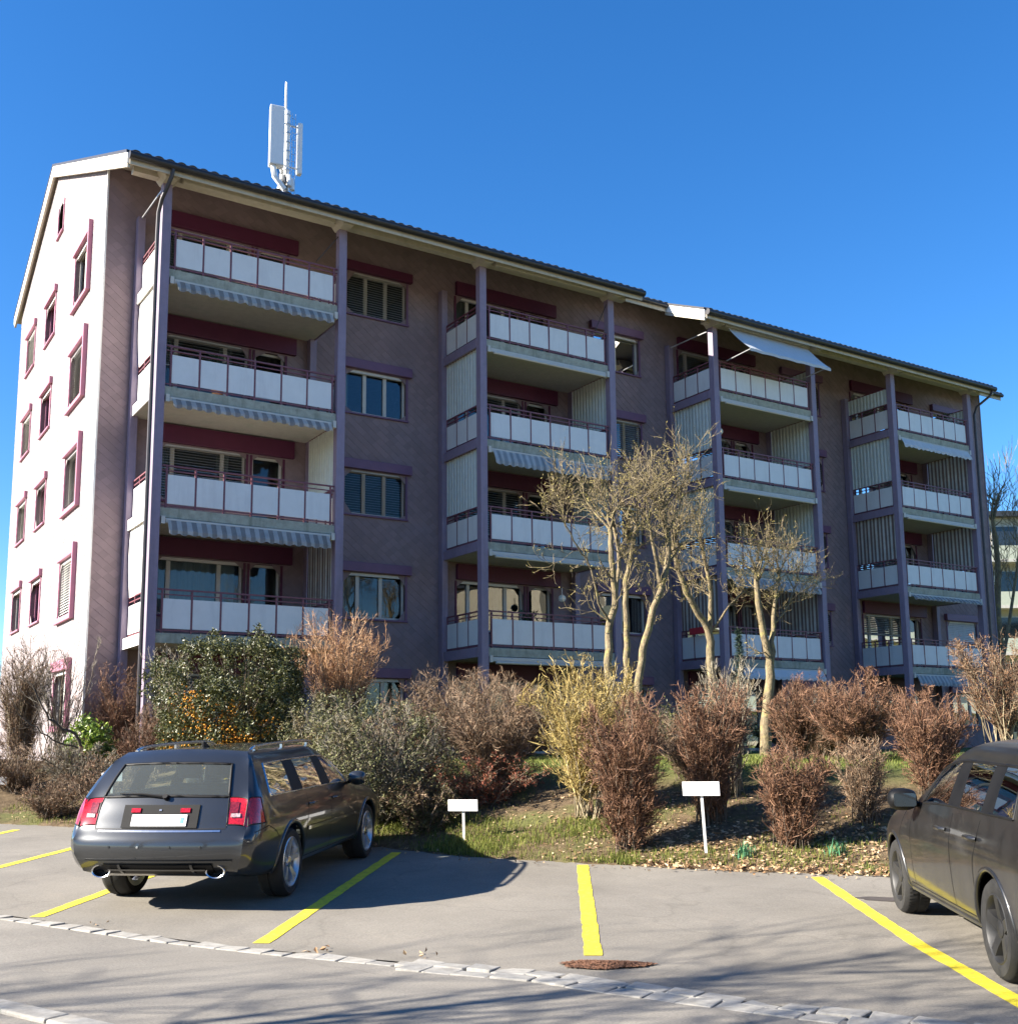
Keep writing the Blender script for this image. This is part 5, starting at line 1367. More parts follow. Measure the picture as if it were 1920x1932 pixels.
FR = [0.0, 0.5, 0.8]
def car_body(stations, tags, arches, arch_r, bows=(-.06, .09), levels=3):
    """Catmull-Clark body from half cross sections. station = (x[8], y[8], z[8], crown, bow)
    tags(kind, i, k) -> material slot. Returns an evaluated mesh (slots by tag, last slot = wheel wells)."""
    V = []; idx = {}
    def vert(key, p):
        if key not in idx: idx[key] = len(V); V.append(p)
        return idx[key]
    ns = len(stations)
    def ringkey(i, k, s):
        # k: 0..2 floor (f=0,.5,.8), 3..10 rows 0..7, 11..13 roof (f=.8,.5,0)
        X_, Y_, Z_, crown, bow = stations[i]
        if k < 3:
            f = FR[k]; p = (X_[0], f * Y_[0], Z_[0])
        elif k < 11:
            p = (X_[k - 3], Y_[k - 3], Z_[k - 3])
        else:
            f = FR[13 - k]; p = (X_[7] + bow * (1 - f * f), f * Y_[7], Z_[7] + crown * (1 - f * f))
        ss = s if p[1] > 1e-6 else 0
        return vert((i, k, ss), (p[0], p[1] * s, p[2]))
    faces = []; mats = []
    for s in (1, -1):
        for i in range(ns - 1):
            for k in range(13):
                q = [ringkey(i, k, s), ringkey(i + 1, k, s), ringkey(i + 1, k + 1, s), ringkey(i, k + 1, s)]
                faces.append(q if s > 0 else q[::-1]); mats.append(tags('side', i, k, s))
        for end, i in (('rear', 0), ('front', ns - 1)):
            X_, Y_, Z_, crown, bow = stations[i]; bw = bows[0] if end == 'rear' else bows[1]
            def cv(r, fi):
                if fi == 3: return ringkey(i, 3 + r, s)
                if r == 0: return ringkey(i, fi, s)
                if r == 7: return ringkey(i, 13 - fi, s)
                f = FR[fi]; ss = s if f > 0 else 0
                return vert((end, r, fi, ss), (X_[r] + bw * (1 - f * f), f * Y_[r] * s, Z_[r] + (crown * (1 - f * f) * (r / 7) if r > 4 else 0)))
            for r in range(7):
                for fi in range(3):
                    q = [cv(r, fi), cv(r, fi + 1), cv(r + 1, fi + 1), cv(r + 1, fi)]
                    rev = (s > 0) == (end == 'rear')
                    faces.append(q[::-1] if rev else q); mats.append(tags(end, r, fi, s))
    me = bpy.data.meshes.new('cage'); me.from_pydata(V, [], faces); me.update()
    nslot = max(mats) + 2
    for k in range(nslot): me.materials.append(None)
    me.polygons.foreach_set('material_index', mats)
    o = bpy.data.objects.new('cage', me); COL.objects.link(o)
    sb = o.modifiers.new('s', 'SUBSURF'); sb.levels = levels; sb.render_levels = levels
    cut = []
    for x, zc in arches:
        for s in (1, -1):
            c = MB(); y0, y1 = (.50, 1.2) if s > 0 else (-1.2, -.50)
            c.prism([(x + arch_r * math.cos(2 * math.pi * j / 40), zc + arch_r * math.sin(2 * math.pi * j / 40)) for j in range(40)], (y0, y1), 'y')
            cm = c.mesh('cut')
            import bmesh
            bm = bmesh.new(); bm.from_mesh(cm); bmesh.ops.recalc_face_normals(bm, faces=bm.faces); bm.to_mesh(cm); bm.free()
            for k in range(nslot): cm.materials.append(None)
            cm.polygons.foreach_set('material_index', [nslot - 1] * len(cm.polygons))
            co = bpy.data.objects.new('cut', cm); COL.objects.link(co); cut.append(co)
            b = o.modifiers.new('b', 'BOOLEAN'); b.operation = 'DIFFERENCE'; b.object = co; b.solver = 'EXACT'
            b.material_mode = 'INDEX'
    dg = bpy.context.evaluated_depsgraph_get(); dg.update()
    ev = o.evaluated_get(dg); out = bpy.data.meshes.new_from_object(ev)
    for c in cut + [o]: bpy.data.objects.remove(c)
    return out, nslot

def split_slots(me, T):
    """per slot: (verts, faces) transformed by T"""
    co = np.empty(len(me.vertices) * 3, np.float32); me.vertices.foreach_get('co', co); co = co.reshape(-1, 3)
    res = {}
    for p in me.polygons: res.setdefault(p.material_index, []).append(tuple(p.vertices))
    out = {}
    for m_, fs in res.items():
        used = sorted({v for f in fs for v in f}); mp = {v: i for i, v in enumerate(used)}
        out[m_] = ([tuple(T @ Vector(co[v])) for v in used], [tuple(mp[v] for v in f) for f in fs])
    return out, co

def boundary_loops(V, F):
    cnt = {}
    for f in F:
        for i in range(len(f)):
            a, b = f[i], f[(i + 1) % len(f)]; cnt.setdefault((min(a, b), max(a, b)), []).append((a, b))
    nxt = {v[0][0]: v[0][1] for v in cnt.values() if len(v) == 1}
    loops = []
    while nxt:
        a = next(iter(nxt)); lp = [a]; b = nxt.pop(a)
        while b != a and b in nxt: lp.append(b); b = nxt.pop(b)
        loops.append([V[i] for i in lp])
    return loops

def wheel(root, T, x, y, zc, rad, wid, rim_r, side, kind):
    """tyre, rim, spokes, hub under one wheel part"""
    w = group_empty('wheel', root)
    W = lambda px, py, pz: tuple(T @ Vector((x + px, y + side * py, zc + pz)))
    q = MB(W); h = wid / 2
    q.lathe([(rim_r, -h + .01), (rim_r + .02, -h), (rad - .03, -h), (rad - .008, -h + .025), (rad, -h + .05), (rad, -.012), (rad - .008, -.010), (rad - .008, .010), (rad, .012), (rad, h - .05), (rad - .008, h - .025), (rad - .03, h), (rim_r + .02, h), (rim_r, h - .01)], 48, 'y')
    q.build('tyre', M['tyre'], w, smooth=40)
    if kind == 'dusty':
        q = MB(W)
        for j in range(60):
            a = 2 * math.pi * j / 60; c, s_ = math.cos(a), math.sin(a); c2, s2 = math.cos(a + .05), math.sin(a + .05)
            for y0, y1 in ((-h + .03, -.02), (.02, h - .03)):
                q.poly([((rad + .004) * c, y0, (rad + .004) * s_), ((rad + .004) * c2, y0, (rad + .004) * s2), ((rad + .004) * c2, y1, (rad + .004) * s2), ((rad + .004) * c, y1, (rad + .004) * s_)])
        q.build('tread', M['tyre'], w)
    mt = M['alloy'] if kind == 'alloy' else M['alloy_dark']
    q = MB(W); q.lathe([(rim_r + .004, h - .012), (rim_r - .008, h - .004), (rim_r - .02, h - .02), (rim_r - .03, h - .07), (rim_r - .05, -h + .02), (rim_r, -h + .01)], 40, 'y'); q.build('rim', mt, w, smooth=40)
    q = MB(W); q.lathe([(0, -.02), (rim_r - .05, -.02), (rim_r - .05, -.04)], 24, 'y'); q.build('brake_disc', M['gutter'], w)
    n = 5
    for j in range(n):
        q = MB(W); a = 2 * math.pi * j / n + .3
        offs = (-.17, .17) if kind == 'alloy' else (0,)
        for do in offs:
            ca, sa = math.cos(a), math.sin(a); cb, sb_ = math.cos(a + do), math.sin(a + do)
            w0, w1 = (.026, .018) if kind == 'alloy' else (.05, .036)
            r0, r1 = .04, rim_r - .012
            def pt(r, o_, t): 
                k_ = (r - r0) / (r1 - r0); cx_, sx_ = ca * (1 - k_) + cb * k_, sa * (1 - k_) + sb_ * k_
                return (r * cx_ - o_ * sx_, t, r * sx_ + o_ * cx_)
            prev = None
            for r, w_, t0 in ((r0, w0, h - .035), ((r0 + r1) / 2, (w0 + w1) / 2, h - .022), (r1, w1 * 1.3, h - .012)):
                cur = [pt(r, -w_, t0 - .045), pt(r, -w_ * .8, t0), pt(r, w_ * .8, t0), pt(r, w_, t0 - .045)]
                if prev:
                    for e in range(3): q.poly([prev[e], prev[e + 1], cur[e + 1], cur[e]])
                prev = cur
        q.build('spoke', mt, w, smooth=30)
    q = MB(W); q.lathe([(.058, h - .05), (.055, h - .028), (.03, h - .020), (0, h - .019)], 20, 'y'); q.build('hub_cap', mt if kind == 'dusty' else M['chrome'], w, smooth=40)

def surf_ribbon(mb, bvh, T, pts, side, half=.004, lift=.0015, n=40):
    """dark panel gap laid on the body: pts are (x,z) in side view"""
    P = smooth_poly(np.array(pts, float), max(2, n // len(pts))); ps = []
    for x, z in P:
        hit, nor, _, _ = bvh.ray_cast(Vector((x, side * 2.0, z)), Vector((0, -side, 0)))
        if hit is None: continue
        ps.append((hit + Vector((0, side, 0)) * lift, nor))
    for i in range(len(ps) - 1):
        (a, na), (b, nb) = ps[i], ps[i + 1]; d = (b - a)
        if d.length > .15 or d.length < 1e-5: continue
        s_ = d.normalized().cross(Vector((0, side, 0))).normalized() * half
        mb.poly([T @ (a - s_), T @ (a + s_), T @ (b + s_), T @ (b - s_)])

def car_parts(root, body, nslot, T, names, paint):
    out, co = split_slots(body, T)
    loops = {}
    for m_, (V, F) in out.items():
        nm, mt = names.get(m_, ('wheel_arch', 'well')) if m_ < nslot - 1 else ('wheel_arch', 'well')
        me = bpy.data.meshes.new(nm); me.from_pydata(V, [], F); me.update(); me.materials.append(M[mt])
        me.polygons.foreach_set('use_smooth', [True] * len(me.polygons)); me.set_sharp_from_angle(angle=R(38))
        add(nm, me, root); loops[m_] = boundary_loops(V, F)
    polys = [(p.material_index, tuple(p.vertices)) for p in body.polygons]; CO = [tuple(T @ Vector(c)) for c in co]
    for key, grp in (('dlo_l', (1, 2, 3, 7, 12)), ('dlo_r', (4, 5, 6, 13, 14))): loops[key] = boundary_loops(CO, [f for m_, f in polys if m_ in grp])
    bvh = BVHTree.FromPolygons([Vector(c) for c in co], [tuple(p.vertices) for p in body.polygons])
    return loops, bvh

def seat(root, T, x, y, z0, mat='seat'):
    s = MB(lambda a, b, c: tuple(T @ Vector((x + a, y + b, z0 + c))))
    s.box(-.05, .46, -.24, .24, 0, .16); s.prism([(-.06, .05), (.10, .05), (-.06, .62), (-.19, .60)], (-.23, .23), 'y'); 
    o = s.build('seat', M[mat], root, bevel=.05)
    s = MB(lambda a, b, c: tuple(T @ Vector((x + a, y + b, z0 + c)))); s.prism([(-.20, .66), (-.11, .66), (-.13, .86), (-.21, .84)], (-.13, .13), 'y'); s.build('headrest', M[mat], root, bevel=.035)

def car_frame(rear_axle_xy, ang, axle_x, tilt):
    c, s = math.cos(ang), math.sin(ang)
    ox, oy = rear_axle_xy[0] - axle_x * c, rear_axle_xy[1] - axle_x * s
    zr_ = float(asphalt_z(*rear_axle_xy)) - axle_x * math.tan(tilt)
    return Matrix.Translation((ox, oy, zr_)) @ Matrix.Rotation(ang, 4, 'Z') @ Matrix.Rotation(-tilt, 4, 'Y')

# ---- the estate car -----------------------------------------------------------
YS = [.79, .885, .912, .925, .922, .885, .700, .60]
def st(xs, ys=YS, zs=None, crown=.035, bow=0.0):
    return (xs if isinstance(xs, list) else [xs] * 8, ys, zs or [.24, .29, .50, .66, .74, .965, 1.315, 1.395], crown, bow)
ZR = [.30, .36, .52, .655, .745, .985, 1.325, 1.40]
S_EST = [
    st([.20, .06, -.01, .00, .085, .155, .46, .60], [.62, .73, .79, .805, .80, .785, .665, .60], ZR, .03, -.05),
    st([.26, .12, .055, .065, .125, .185, .47, .62], [.73, .835, .885, .895, .885, .855, .70, .612], ZR, .032, -.03),
    st([.40, .34, .30, .30, .28, .25, .52, .68], [.78, .875, .912, .922, .915, .872, .695, .605], [.27, .32, .51, .66, .745, .975, 1.32, 1.40]),
    st([.56, .56, .56, .56, .46, .33, .59, .76], zs=[.24, .29, .50, .66, .74, .97, 1.33, 1.40]),
    st([1.28] * 5 + [1.25, 1.30, 1.32], zs=[.24, .29, .50, .66, .74, .96, 1.345, 1.405]),
    st([1.36] * 5 + [1.315, 1.365, 1.385], zs=[.24, .29, .50, .66, .74, .96, 1.345, 1.405]),
    st([2.20] * 5 + [2.20, 2.22, 2.22], zs=[.24, .29, .50, .66, .74, .95, 1.352, 1.41]),
    st([2.28] * 5 + [2.265, 2.285, 2.285], zs=[.24, .29, .50, .66, .74, .95, 1.352, 1.41]),
    st([3.12] * 5 + [3.18, 2.62, 2.58], zs=[.24, .29, .50, .66, .74, .94, 1.315, 1.385], crown=.03, bow=.07),
    st([3.32] * 5 + [3.36, 3.30, 3.22], [.79, .885, .912, .922, .918, .875, .74, .66], [.24, .29, .50, .66, .74, .93, .985, 1.01], .03, .14),
    st([3.44] * 5 + [3.46, 3.42, 3.36], [.79, .885, .912, .92, .915, .87, .75, .66], [.24, .29, .50, .66, .74, .915, .955, .97], .025, .12),
    st(4.00, [.79, .885, .912, .92, .91, .85, .72, .58], [.24, .29, .50, .65, .73, .87, .905, .92], .02),
    st([4.45] * 8, [.76, .86, .89, .89, .88, .80, .66, .52], [.24, .29, .48, .62, .69, .80, .84, .855], .02, .04),
    st([4.68, 4.72, 4.74, 4.74, 4.72, 4.68, 4.64, 4.60], [.70, .78, .80, .80, .79, .72, .60, .5], [.24, .29, .46, .58, .64, .72, .75, .765], .02, .06),
    st([4.74, 4.78, 4.80, 4.80, 4.78, 4.74, 4.70, 4.66], [.60, .66, .68, .68, .66, .60, .52, .44], [.25, .30, .45, .56, .61, .68, .71, .725], .015, .06),
]
def tags_est(kind, i, k, s):
    if kind == 'side':
        if k == 8 and i in (3, 5, 7): return {3: 1, 5: 2, 7: 3}[i] if s > 0 else {3: 4, 5: 5, 7: 6}[i]
        if k == 8 and i in (4, 6): return {(4, 1): 7, (6, 1): 12, (4, -1): 13, (6, -1): 14}[i, s]
        if i == 8 and k >= 10: return 8
        if k == 7 and i in (0, 1): return 10 if s > 0 else 11
    if kind == 'rear':
        if i == 5 and k < 2: return 9
        if i == 4 and k == 2: return 10 if s > 0 else 11
    return 0
TE = car_frame((-2.97, -12.87), R(49.3), 1.00, math.atan(SLOPE))
est = thing('estate_car', 'dark grey estate car parked facing the bank, seen from behind', 'car', tuple(TE @ Vector((2.4, 0, 0))))
body, nsl = car_body(S_EST, tags_est, [(1.00, .33), (3.76, .33)], .365, bows=(-.07, .10))
loops, bvh = car_parts(est, body, nsl, TE, {0: ('body', 'paint_grey'), 1: ('window', 'car_glass'), 2: ('window', 'car_glass'), 3: ('window', 'car_glass'), 4: ('window', 'car_glass'), 5: ('window', 'car_glass'), 6: ('window', 'car_glass'),
                        **{k: ('pillar_trim', 'trim_black') for k in (7, 12, 13, 14)}, 8: ('windscreen', 'car_glass'), 9: ('rear_window', 'car_glass_rear'), 10: ('tail_light', 'lens_red'), 11: ('tail_light', 'lens_red')}, 'paint_grey')
def seal(root, loops, ids, r, mat, name='window_trim', off=0.0):
    for m_ in ids:
        for lp in loops.get(m_, []):
            q = MB(); q.tube(lp + [lp[0]], r, 6, False); q.build(name, M[mat], root, smooth=60)
seal(est, loops, ('dlo_l', 'dlo_r'), .010, 'chrome'); seal(est, loops, (8, 9), .014, 'trim_black'); seal(est, loops, (10, 11), .006, 'trim_black', 'light_seal')
E3 = lambda a, b, c: tuple(TE @ Vector((a, b, c)))
def on_rear(y, z, lift=.003):
    hit, nor, _, _ = bvh.ray_cast(Vector((-1.0, y, z)), Vector((1, 0, 0)))
    return (hit.x - lift) if hit else 0.2
def rear_patch(name, y0, y1, z0, z1, mat, lift=.004, thick=.0, n=10, rnd=.0):
    """a plate that follows the rear of the car"""
    q = MB(E3); ys = np.linspace(y0, y1, n + 1); zs = np.linspace(z0, z1, 5)
    g = [[(on_rear(y, z, lift + thick), y, z) for y in ys] for z in zs]
    for j in range(4):
        for i in range(n): q.poly([g[j][i], g[j][i + 1], g[j + 1][i + 1], g[j + 1][i]])
    if thick:
        for row in (g[0], g[-1]):
            for i in range(n): q.poly([row[i], row[i + 1], (row[i + 1][0] + thick, *row[i + 1][1:]), (row[i][0] + thick, *row[i][1:])])
        for c in (0, -1):
            for j in range(4): q.poly([g[j][c], g[j + 1][c], (g[j + 1][c][0] + thick, *g[j + 1][c][1:]), (g[j][c][0] + thick, *g[j][c][1:])])
    return q.build(name, M[mat], est, smooth=30)
# tailgate details
rear_patch('plate_recess', -.36, .36, .748, .945, 'well', .006, .006)
pl = rear_patch('number_plate', -.262, .262, .765, .862, 'plate', .016, .006)
for i, (a, b, c, d, mt) in enumerate(((-.235, -.205, .79, .84, 'plate_blue'), (.02, .035, .785, .825, 'plate_grey'), (-.03, -.012, .785, .815, 'plate_grey'), (-.095, -.06, .785, .80, 'plate_grey'))):
    rear_patch('plate_mark', a, b, c, d, mt, .0245, 0, 2)
for s in (-1, 1): rear_patch('reflector', s * .235 - .045, s * .235 + .045, .882, .918, 'lens_red', .014, .008, 4)
rear_patch('badge', -.012, .012, .895, .908, 'chrome', .014, .004, 2)
rear_patch('bumper_ledge', -.58, .58, .712, .728, 'chrome', .003, .004, 16)
rear_patch('tailgate_gap', -.62, .62, .735, .742, 'trim_black', .003, 0, 16)
for s in (-1, 1):
    rear_patch('tail_lens', *sorted((s * .65, s * .735)), .835, .868, 'lens_clear', .006, .003, 4)
    rear_patch('tail_lens', *sorted((s * .635, s * .71)), .872, .965, 'lens_dark', .006, .002, 4)
    rear_patch('tailgate_gap', s * .622 - .003, s * .622 + .003, .745, .97, 'trim_black', .004, 0, 1)
rear_patch('diffuser', -.52, .52, .335, .425, 'trim_black', .012, .010, 14)
rear_patch('diffuser_blade', -.46, .46, .372, .386, 'paint_grey', .03, .014, 12)
for y in (-.34, .34): rear_patch('diffuser_fin', y - .012, y + .012, .34, .43, 'paint_grey', .028, .015, 1)
rear_patch('bumper_crease', -.70, .70, .452, .462, 'paint_grey', .012, .01, 18)
for y in (-.42, -.14, .16, .44):
    q = MB(E3); x = on_rear(y, .585, 0); q.lathe([(0, x - .006), (.011, x - .005), (.012, x + .004)], 12, 'x', (0, y, .585)); q.build('parking_sensor', M['paint_grey' if y != .16 else 'chrome'], est, smooth=40)
for y in (-.54, .54):
    q = MB(lambda a, b, c, y=y: E3(a, y + b * 1.55, .365 + c)); x = on_rear(y, .365, 0)
    q.lathe([(.050, x - .045), (.057, x - .05), (.060, x - .045), (.060, x + .15), (.048, x + .15), (.048, x - .04)], 24, 'x'); q.build('exhaust_tip', M['chrome'], est, smooth=40)
    q = MB(lambda a, b, c, y=y: E3(a, y + b * 1.55, .365 + c)); q.lathe([(0, x + .02), (.049, x + .02)], 24, 'x'); q.build('exhaust_bore', M['well'], est)
# rear wiper
q = MB(E3)
w0 = Vector((on_rear(-.02, 1.02, .02), -.02, 1.015)); w1 = Vector((on_rear(.42, 1.045, .02), .44, 1.04))
q.tube([w0, w0 * .5 + w1 * .5 + Vector((-.012, 0, .012)), w1], [.016, .010, .006], 6); q.tube([w0 + Vector((.03, 0, -.03)), w0 + Vector((-.02, 0, .01))], .025, 8)
q.build('rear_wiper', M['trim_black'], est, smooth=40)
# panel gaps along both sides
q = MB()
for s in (-1, 1):
    surf_ribbon(q, bvh, TE, [(1.52, .95), (1.50, .80), (1.43, .64), (1.42, .46), (1.40, .31)], s)
    surf_ribbon(q, bvh, TE, [(2.25, .95), (2.25, .7), (2.25, .33)], s)
    surf_ribbon(q, bvh, TE, [(3.24, .92), (3.27, .7), (3.27, .33)], s)
    surf_ribbon(q, bvh, TE, [(1.42, .325), (2.3, .325), (3.25, .325)], s)
    surf_ribbon(q, bvh, TE, [(.34, .735), (.22, .72), (.10, .70)], s)
    surf_ribbon(q, bvh, TE, [(.34, .735), (.50, .68), (.62, .60)], s)
q.build('panel_gap', M['trim_black'], est)
for s in (-1, 1):
    for x in (1.62, 2.42):
        hit, nor, _, _ = bvh.ray_cast(Vector((x, s * 2, .83)), Vector((0, -s, 0)))
        q = MB(E3); q.tube([(x - .10, hit.y + s * .002, .835), (x - .07, hit.y + s * .03, .838), (x + .07, hit.y + s * .03, .838), (x + .10, hit.y + s * .002, .835)], .013, 8); q.build('door_handle', M['paint_grey'], est, smooth=50)
    q = MB(); surf_ribbon(q, bvh, TE, [(1.45, .60), (2.3, .60), (3.25, .60)], s, .018, .012); q.build('rub_strip', M['paint_grey'], est)
    # flared arches
    for x in (1.00, 3.76):
        q = MB(); pts = []
        for a in range(-12, 193, 8):
            px, pz = x + .385 * math.cos(R(a)), .33 + .385 * math.sin(R(a))
            hit, nor, _, _ = bvh.ray_cast(Vector((px, s * 2, pz)), Vector((0, -s, 0)))
            if hit and abs(hit.y) > .7: pts.append(E3(px, hit.y - s * .006, pz))
        if len(pts) > 4: q.tube(pts, .022, 8); q.build('arch_flare', M['paint_grey'], est, smooth=60)
    # mirrors
    q = MB(E3); mx, my, mz = 3.02, s * .99, 1.005
    q.lathe([(0, -.10)] + [(.085 * math.sin(R(a)) ** .6, -.10 * math.cos(R(a))) for a in range(15, 180, 15)] + [(0, .10)], 14, 'y', (0, 0, 0)); q.v = [tuple(TE @ (TE.inverted() @ Vector(v) * 1.0 + Vector((mx, my, mz)))) for v in q.v]; q.build('mirror', M['paint_grey'], est, smooth=60)
    q = MB(E3); q.tube([(mx + .06, s * .87, .955), (mx + .01, my - s * .06, .985)], .022, 6); q.build('mirror_foot', M['trim_black'], est)
    # roof rails
    q = MB(E3); rp = [(.72, s * .575, 1.405), (.84, s * .575, 1.435), (1.3, s * .582, 1.452), (2.0, s * .582, 1.458), (2.45, s * .578, 1.445), (2.60, s * .57, 1.41)]
    q.tube([tuple(p) for p in smooth_poly(np.array(rp), 4)], .016, 8); q.build('roof_rail', M['chrome'], est, smooth=60)
    for x in (.86, 1.62, 2.42):
        q = MB(E3); q.box(x - .04, x + .04, s * .578 - .012, s * .578 + .012, 1.40, 1.448); q.build('rail_foot', M['chrome'], est)
q = MB(E3); q.prism([(.95, 1.43), (1.10, 1.435), (.99, 1.485), (.95, 1.49)], (-.014, .014), 'y'); q.build('roof_antenna', M['trim_black'], est, bevel=.006)
for x in (1.00, 3.76):
    for s in (-1, 1): wheel(est, TE, x, s * .79, .325, .325, .245, .238, s, 'alloy')
# cabin
q = MB(E3); q.box(.35, 3.2, -.68, .68, .30, .42); q.build('cabin_floor', M['trim_black'], est)
for y in (-.36, .36): seat(est, TE, 2.42, y, .42); seat(est, TE, 1.62, y, .44)
seat(est, TE, 1.62, 0, .44)
q = MB(E3); q.prism([(2.98, .42), (3.3, .42), (3.3, .88), (3.05, .90), (2.95, .80)], (-.70, .70), 'y'); q.build('dashboard', M['trim_black'], est, bevel=.03)
q = MB(E3); q.lathe([(.175, -.012), (.19, 0), (.175, .012), (.16, 0), (.175, -.012)], 28, 'x', (2.86, .36, .86)); q.build('steering_wheel', M['trim_black'], est, smooth=60)
q = MB(E3); q.box(.42, 1.25, -.60, .60, .80, .815); q.build('parcel_cover', M['trim_black'], est)
# front lights and grille
for s in (-1, 1):
    q = MB(E3); q.box(4.60, 4.735, s * .66 - .13, s * .66 + .13, .60, .70); q.build('headlight', M['lens_clear'], est, bevel=.03)
q = MB(E3); q.box(4.70, 4.80, -.42, .42, .44, .64); q.build('grille', M['trim_black'], est, bevel=.02)

# ---- the dusty black hatchback at the right edge ---------------------------------
YH = [.77, .85, .875, .885, .88, .845, .69, .56]
def sh(xs, ys=YH, zs=None, crown=.04, bow=0.0): return (xs if isinstance(xs, list) else [xs] * 8, ys, zs or [.22, .28, .50, .70, .80, .985, 1.36, 1.455], crown, bow)
S_HAT = [
    sh([-.12, -.23, -.28, -.26, -.22, -.18, .05, .14], [.62, .72, .78, .78, .77, .74, .60, .50], [.30, .36, .52, .70, .80, 1.02, 1.37, 1.44], .03, -.05),
    sh([-.06, -.16, -.20, -.19, -.16, -.11, .12, .22], [.70, .80, .845, .85, .84, .80, .63, .52], [.28, .34, .52, .70, .80, 1.02, 1.37, 1.445]),
    sh([.14, .11, .10, .10, .10, .12, .30, .38]),
    sh([.30, .30, .30, .30, .30, .34, .50, .54], zs=[.22, .28, .50, .70, .80, .985, 1.375, 1.455]),
    sh([.95] * 5 + [.88, .90, .91], zs=[.22, .28, .50, .70, .80, .98, 1.385, 1.46]),
    sh([1.02] * 5 + [.93, .95, .96], zs=[.22, .28, .50, .70, .80, .98, 1.385, 1.46]),
    sh([1.65] * 5 + [1.62, 1.68, 1.70], zs=[.22, .28, .50, .70, .80, .975, 1.395, 1.465]),
    sh([1.72] * 5 + [1.67, 1.73, 1.75], zs=[.22, .28, .50, .70, .80, .975, 1.395, 1.465]),
    sh([2.68] * 5 + [2.66, 2.22, 2.14], zs=[.22, .28, .50, .70, .80, .955, 1.352, 1.425], crown=.035, bow=.08),
    sh([2.86] * 5 + [2.90, 2.86, 2.80], [.77, .85, .875, .885, .88, .84, .74, .66], [.22, .28, .50, .70, .80, .94, 1.00, 1.02], .03, .16),
    sh([3.02] * 5 + [3.04, 3.02, 2.96], [.77, .85, .875, .885, .88, .83, .74, .66], [.22, .28, .50, .70, .80, .92, .965, .98], .025, .14),
    sh(3.55, [.77, .85, .875, .88, .87, .81, .70, .56], [.22, .28, .50, .68, .78, .88, .915, .93], .02),
    sh([3.92] * 8, [.72, .80, .83, .83, .81, .74, .62, .48], [.22, .28, .48, .62, .70, .79, .83, .845], .02, .04),
    sh([4.08, 4.12, 4.14, 4.14, 4.12, 4.08, 4.04, 4.00], [.64, .72, .74, .74, .72, .64, .54, .42], [.24, .30, .46, .58, .64, .72, .75, .765], .02, .06),
    sh([4.14, 4.18, 4.20, 4.20, 4.18, 4.14, 4.10, 4.06], [.54, .60, .62, .62, .60, .54, .46, .38], [.25, .31, .45, .56, .61, .67, .70, .715], .015, .06),
]
TH = car_frame((.70, -19.98), R(51.0), .80, 0.012)
hat = thing('hatchback_car', 'dusty black hatchback cut by the right edge, facing the bank', 'car', tuple(TH @ Vector((2.1, 0, 0))))
def tags_hat(kind, i, k, s):
    if kind == 'side':
        if k == 8 and i in (3, 5, 7): return {3: 1, 5: 2, 7: 3}[i] if s > 0 else {3: 4, 5: 5, 7: 6}[i]
        if k == 8 and i in (4, 6): return {(4, 1): 7, (6, 1): 12, (4, -1): 13, (6, -1): 14}[i, s]
        if i == 8 and k >= 10: return 8
        if k == 7 and i == 0: return 10 if s > 0 else 11
    if kind == 'rear':
        if i == 5 and k < 2: return 9
        if i == 4 and k == 2: return 10 if s > 0 else 11
    return 0
body, nsl = car_body(S_HAT, tags_hat, [(.80, .315), (3.40, .315)], .352, bows=(-.05, .10))
loops, bvh = car_parts(hat, body, nsl, TH, {0: ('body', 'paint_black'), **{k: ('window', 'car_glass_dark') for k in range(1, 7)}, **{k: ('pillar_trim', 'trim_black') for k in (7, 12, 13, 14)}, 8: ('windscreen', 'car_glass_dark'), 9: ('rear_window', 'car_glass_dark'), 10: ('tail_light', 'lens_red'), 11: ('tail_light', 'lens_red')}, 'paint_black')
seal(hat, loops, ('dlo_l', 'dlo_r', 8, 9), .011, 'trim_black')
H3 = lambda a, b, c: tuple(TH @ Vector((a, b, c)))
q = MB()
for s in (-1, 1):
    surf_ribbon(q, bvh, TH, [(1.02, .97), (1.06, .80), (1.12, .68), (1.13, .46), (1.10, .31)], s)
    surf_ribbon(q, bvh, TH, [(1.65, .97), (1.66, .7), (1.66, .33)], s)
    surf_ribbon(q, bvh, TH, [(2.72, .94), (2.78, .7), (2.78, .33)], s)
    surf_ribbon(q, bvh, TH, [(1.12, .325), (1.9, .325), (2.93, .325)], s)
    surf_ribbon(q, bvh, TH, [(2.98, .93), (3.05, .80), (3.12, .70), (3.12, .66)], s)
q.build('panel_gap', M['trim_black'], hat)
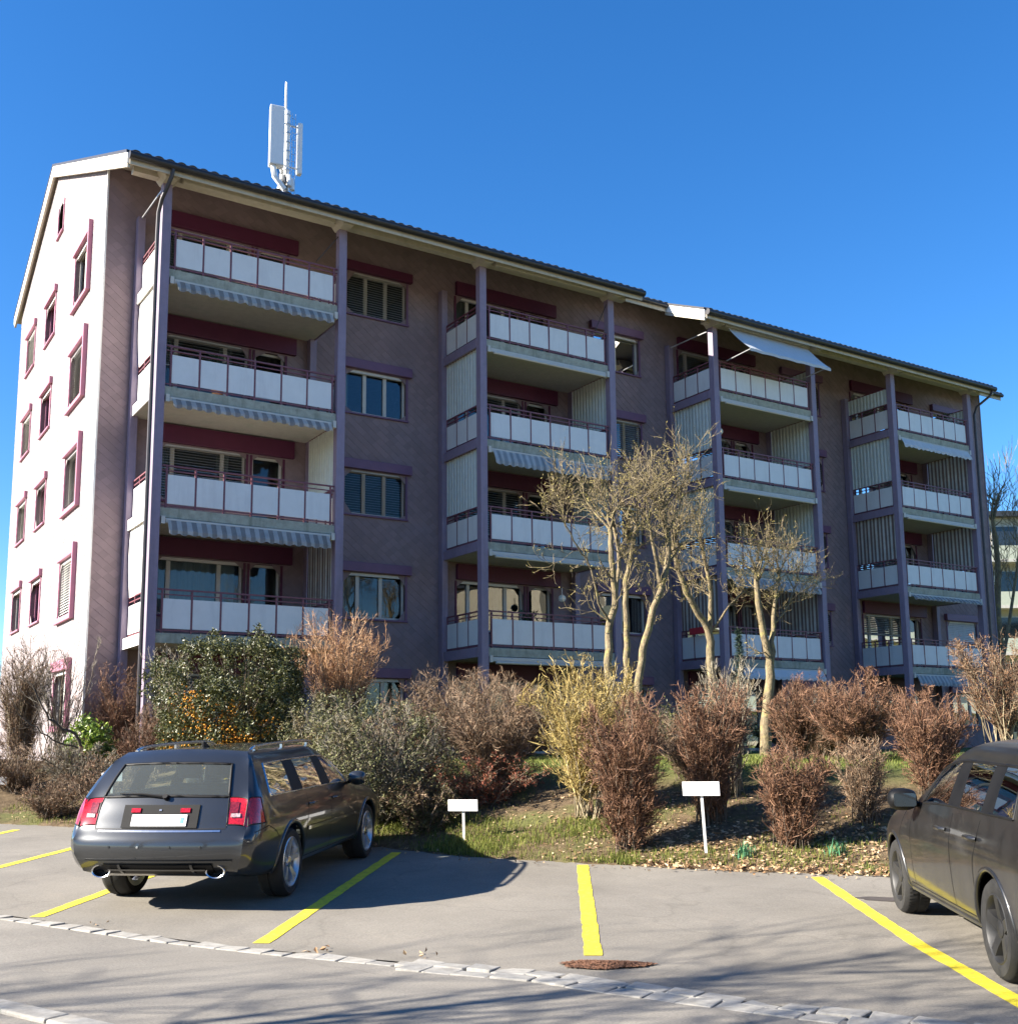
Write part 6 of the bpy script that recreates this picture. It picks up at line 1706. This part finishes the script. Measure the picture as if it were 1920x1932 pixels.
for s in (-1, 1):
    for x in (.80, 3.40):
        q = MB(); pts = []
        for a in range(-10, 191, 8):
            px, pz = x + .366 * math.cos(R(a)), .315 + .366 * math.sin(R(a))
            hit, nor, _, _ = bvh.ray_cast(Vector((px, s * 2, pz)), Vector((0, -s, 0)))
            if hit and abs(hit.y) > .66: pts.append(H3(px, hit.y - s * .008, pz))
        if len(pts) > 4: q.tube(pts, .02, 8); q.build('arch_flare', M['paint_black'], hat, smooth=60)
    for x in (1.14, 1.86):
        hit, nor, _, _ = bvh.ray_cast(Vector((x, s * 2, .84)), Vector((0, -s, 0)))
        q = MB(H3); q.tube([(x - .10, hit.y + s * .002, .845), (x - .07, hit.y + s * .03, .848), (x + .07, hit.y + s * .03, .848), (x + .10, hit.y + s * .002, .845)], .014, 8); q.build('door_handle', M['paint_black'], hat, smooth=50)
    mx, my, mz = 2.60, s * .965, 1.01
    q = MB(H3); q.lathe([(0, -.11)] + [(.09 * math.sin(R(a)) ** .55, -.11 * math.cos(R(a))) for a in range(15, 180, 15)] + [(0, .11)], 14, 'y'); q.v = [tuple(Vector(v) + TH.to_3x3() @ Vector((mx, my, mz))) for v in q.v]; q.build('mirror', M['trim_black'], hat, smooth=60)
    q = MB(H3); q.v = [H3(-.0, y_ * .085, z_ * .052) for y_, z_ in ((-1, -.8), (-.8, -1), (.8, -1), (1, -.8), (1, .8), (.8, 1), (-.8, 1), (-1, .8))]; q.f = [tuple(range(8))]; q.v = [tuple(Vector(v) + TH.to_3x3() @ Vector((mx - .096, my, mz))) for v in q.v]; q.build('mirror_glass', M['pane_dark'], hat)
    q = MB(H3); q.tube([(mx + .06, s * .83, .965), (mx + .01, my - s * .06, .985)], .024, 6); q.build('mirror_foot', M['trim_black'], hat)
for x in (.80, 3.40):
    for s in (-1, 1): wheel(hat, TH, x, s * .755, .315, .315, .21, .215, s, 'dusty')
q = MB(H3); q.box(.35, 2.9, -.64, .64, .30, .42); q.build('cabin_floor', M['trim_black'], hat)
for y in (-.34, .34): seat(hat, TH, 2.02, y, .44); seat(hat, TH, 1.25, y, .46)
q = MB(H3); q.prism([(2.65, .42), (3.0, .42), (3.0, .88), (2.75, .92), (2.62, .80)], (-.66, .66), 'y'); q.build('dashboard', M['trim_black'], hat, bevel=.03)
q = MB(H3); q.lathe([(.17, -.012), (.185, 0), (.17, .012), (.155, 0), (.17, -.012)], 28, 'x', (2.52, .34, .90)); q.build('steering_wheel', M['trim_black'], hat, smooth=60)
q = MB(H3); q.box(1.1, 2.95, .80, .845, .262, .30); q.build('sill_cover', M['paint_black'], hat, bevel=.012)
q = MB(H3); q.box(1.1, 2.95, -.845, -.80, .262, .30); q.build('sill_cover', M['paint_black'], hat, bevel=.012)
for s in (-1, 1):
    q = MB(H3); q.box(3.92, 4.10, s * .60 - .12, s * .60 + .12, .60, .70); q.build('headlight', M['lens_clear'], hat, bevel=.03)
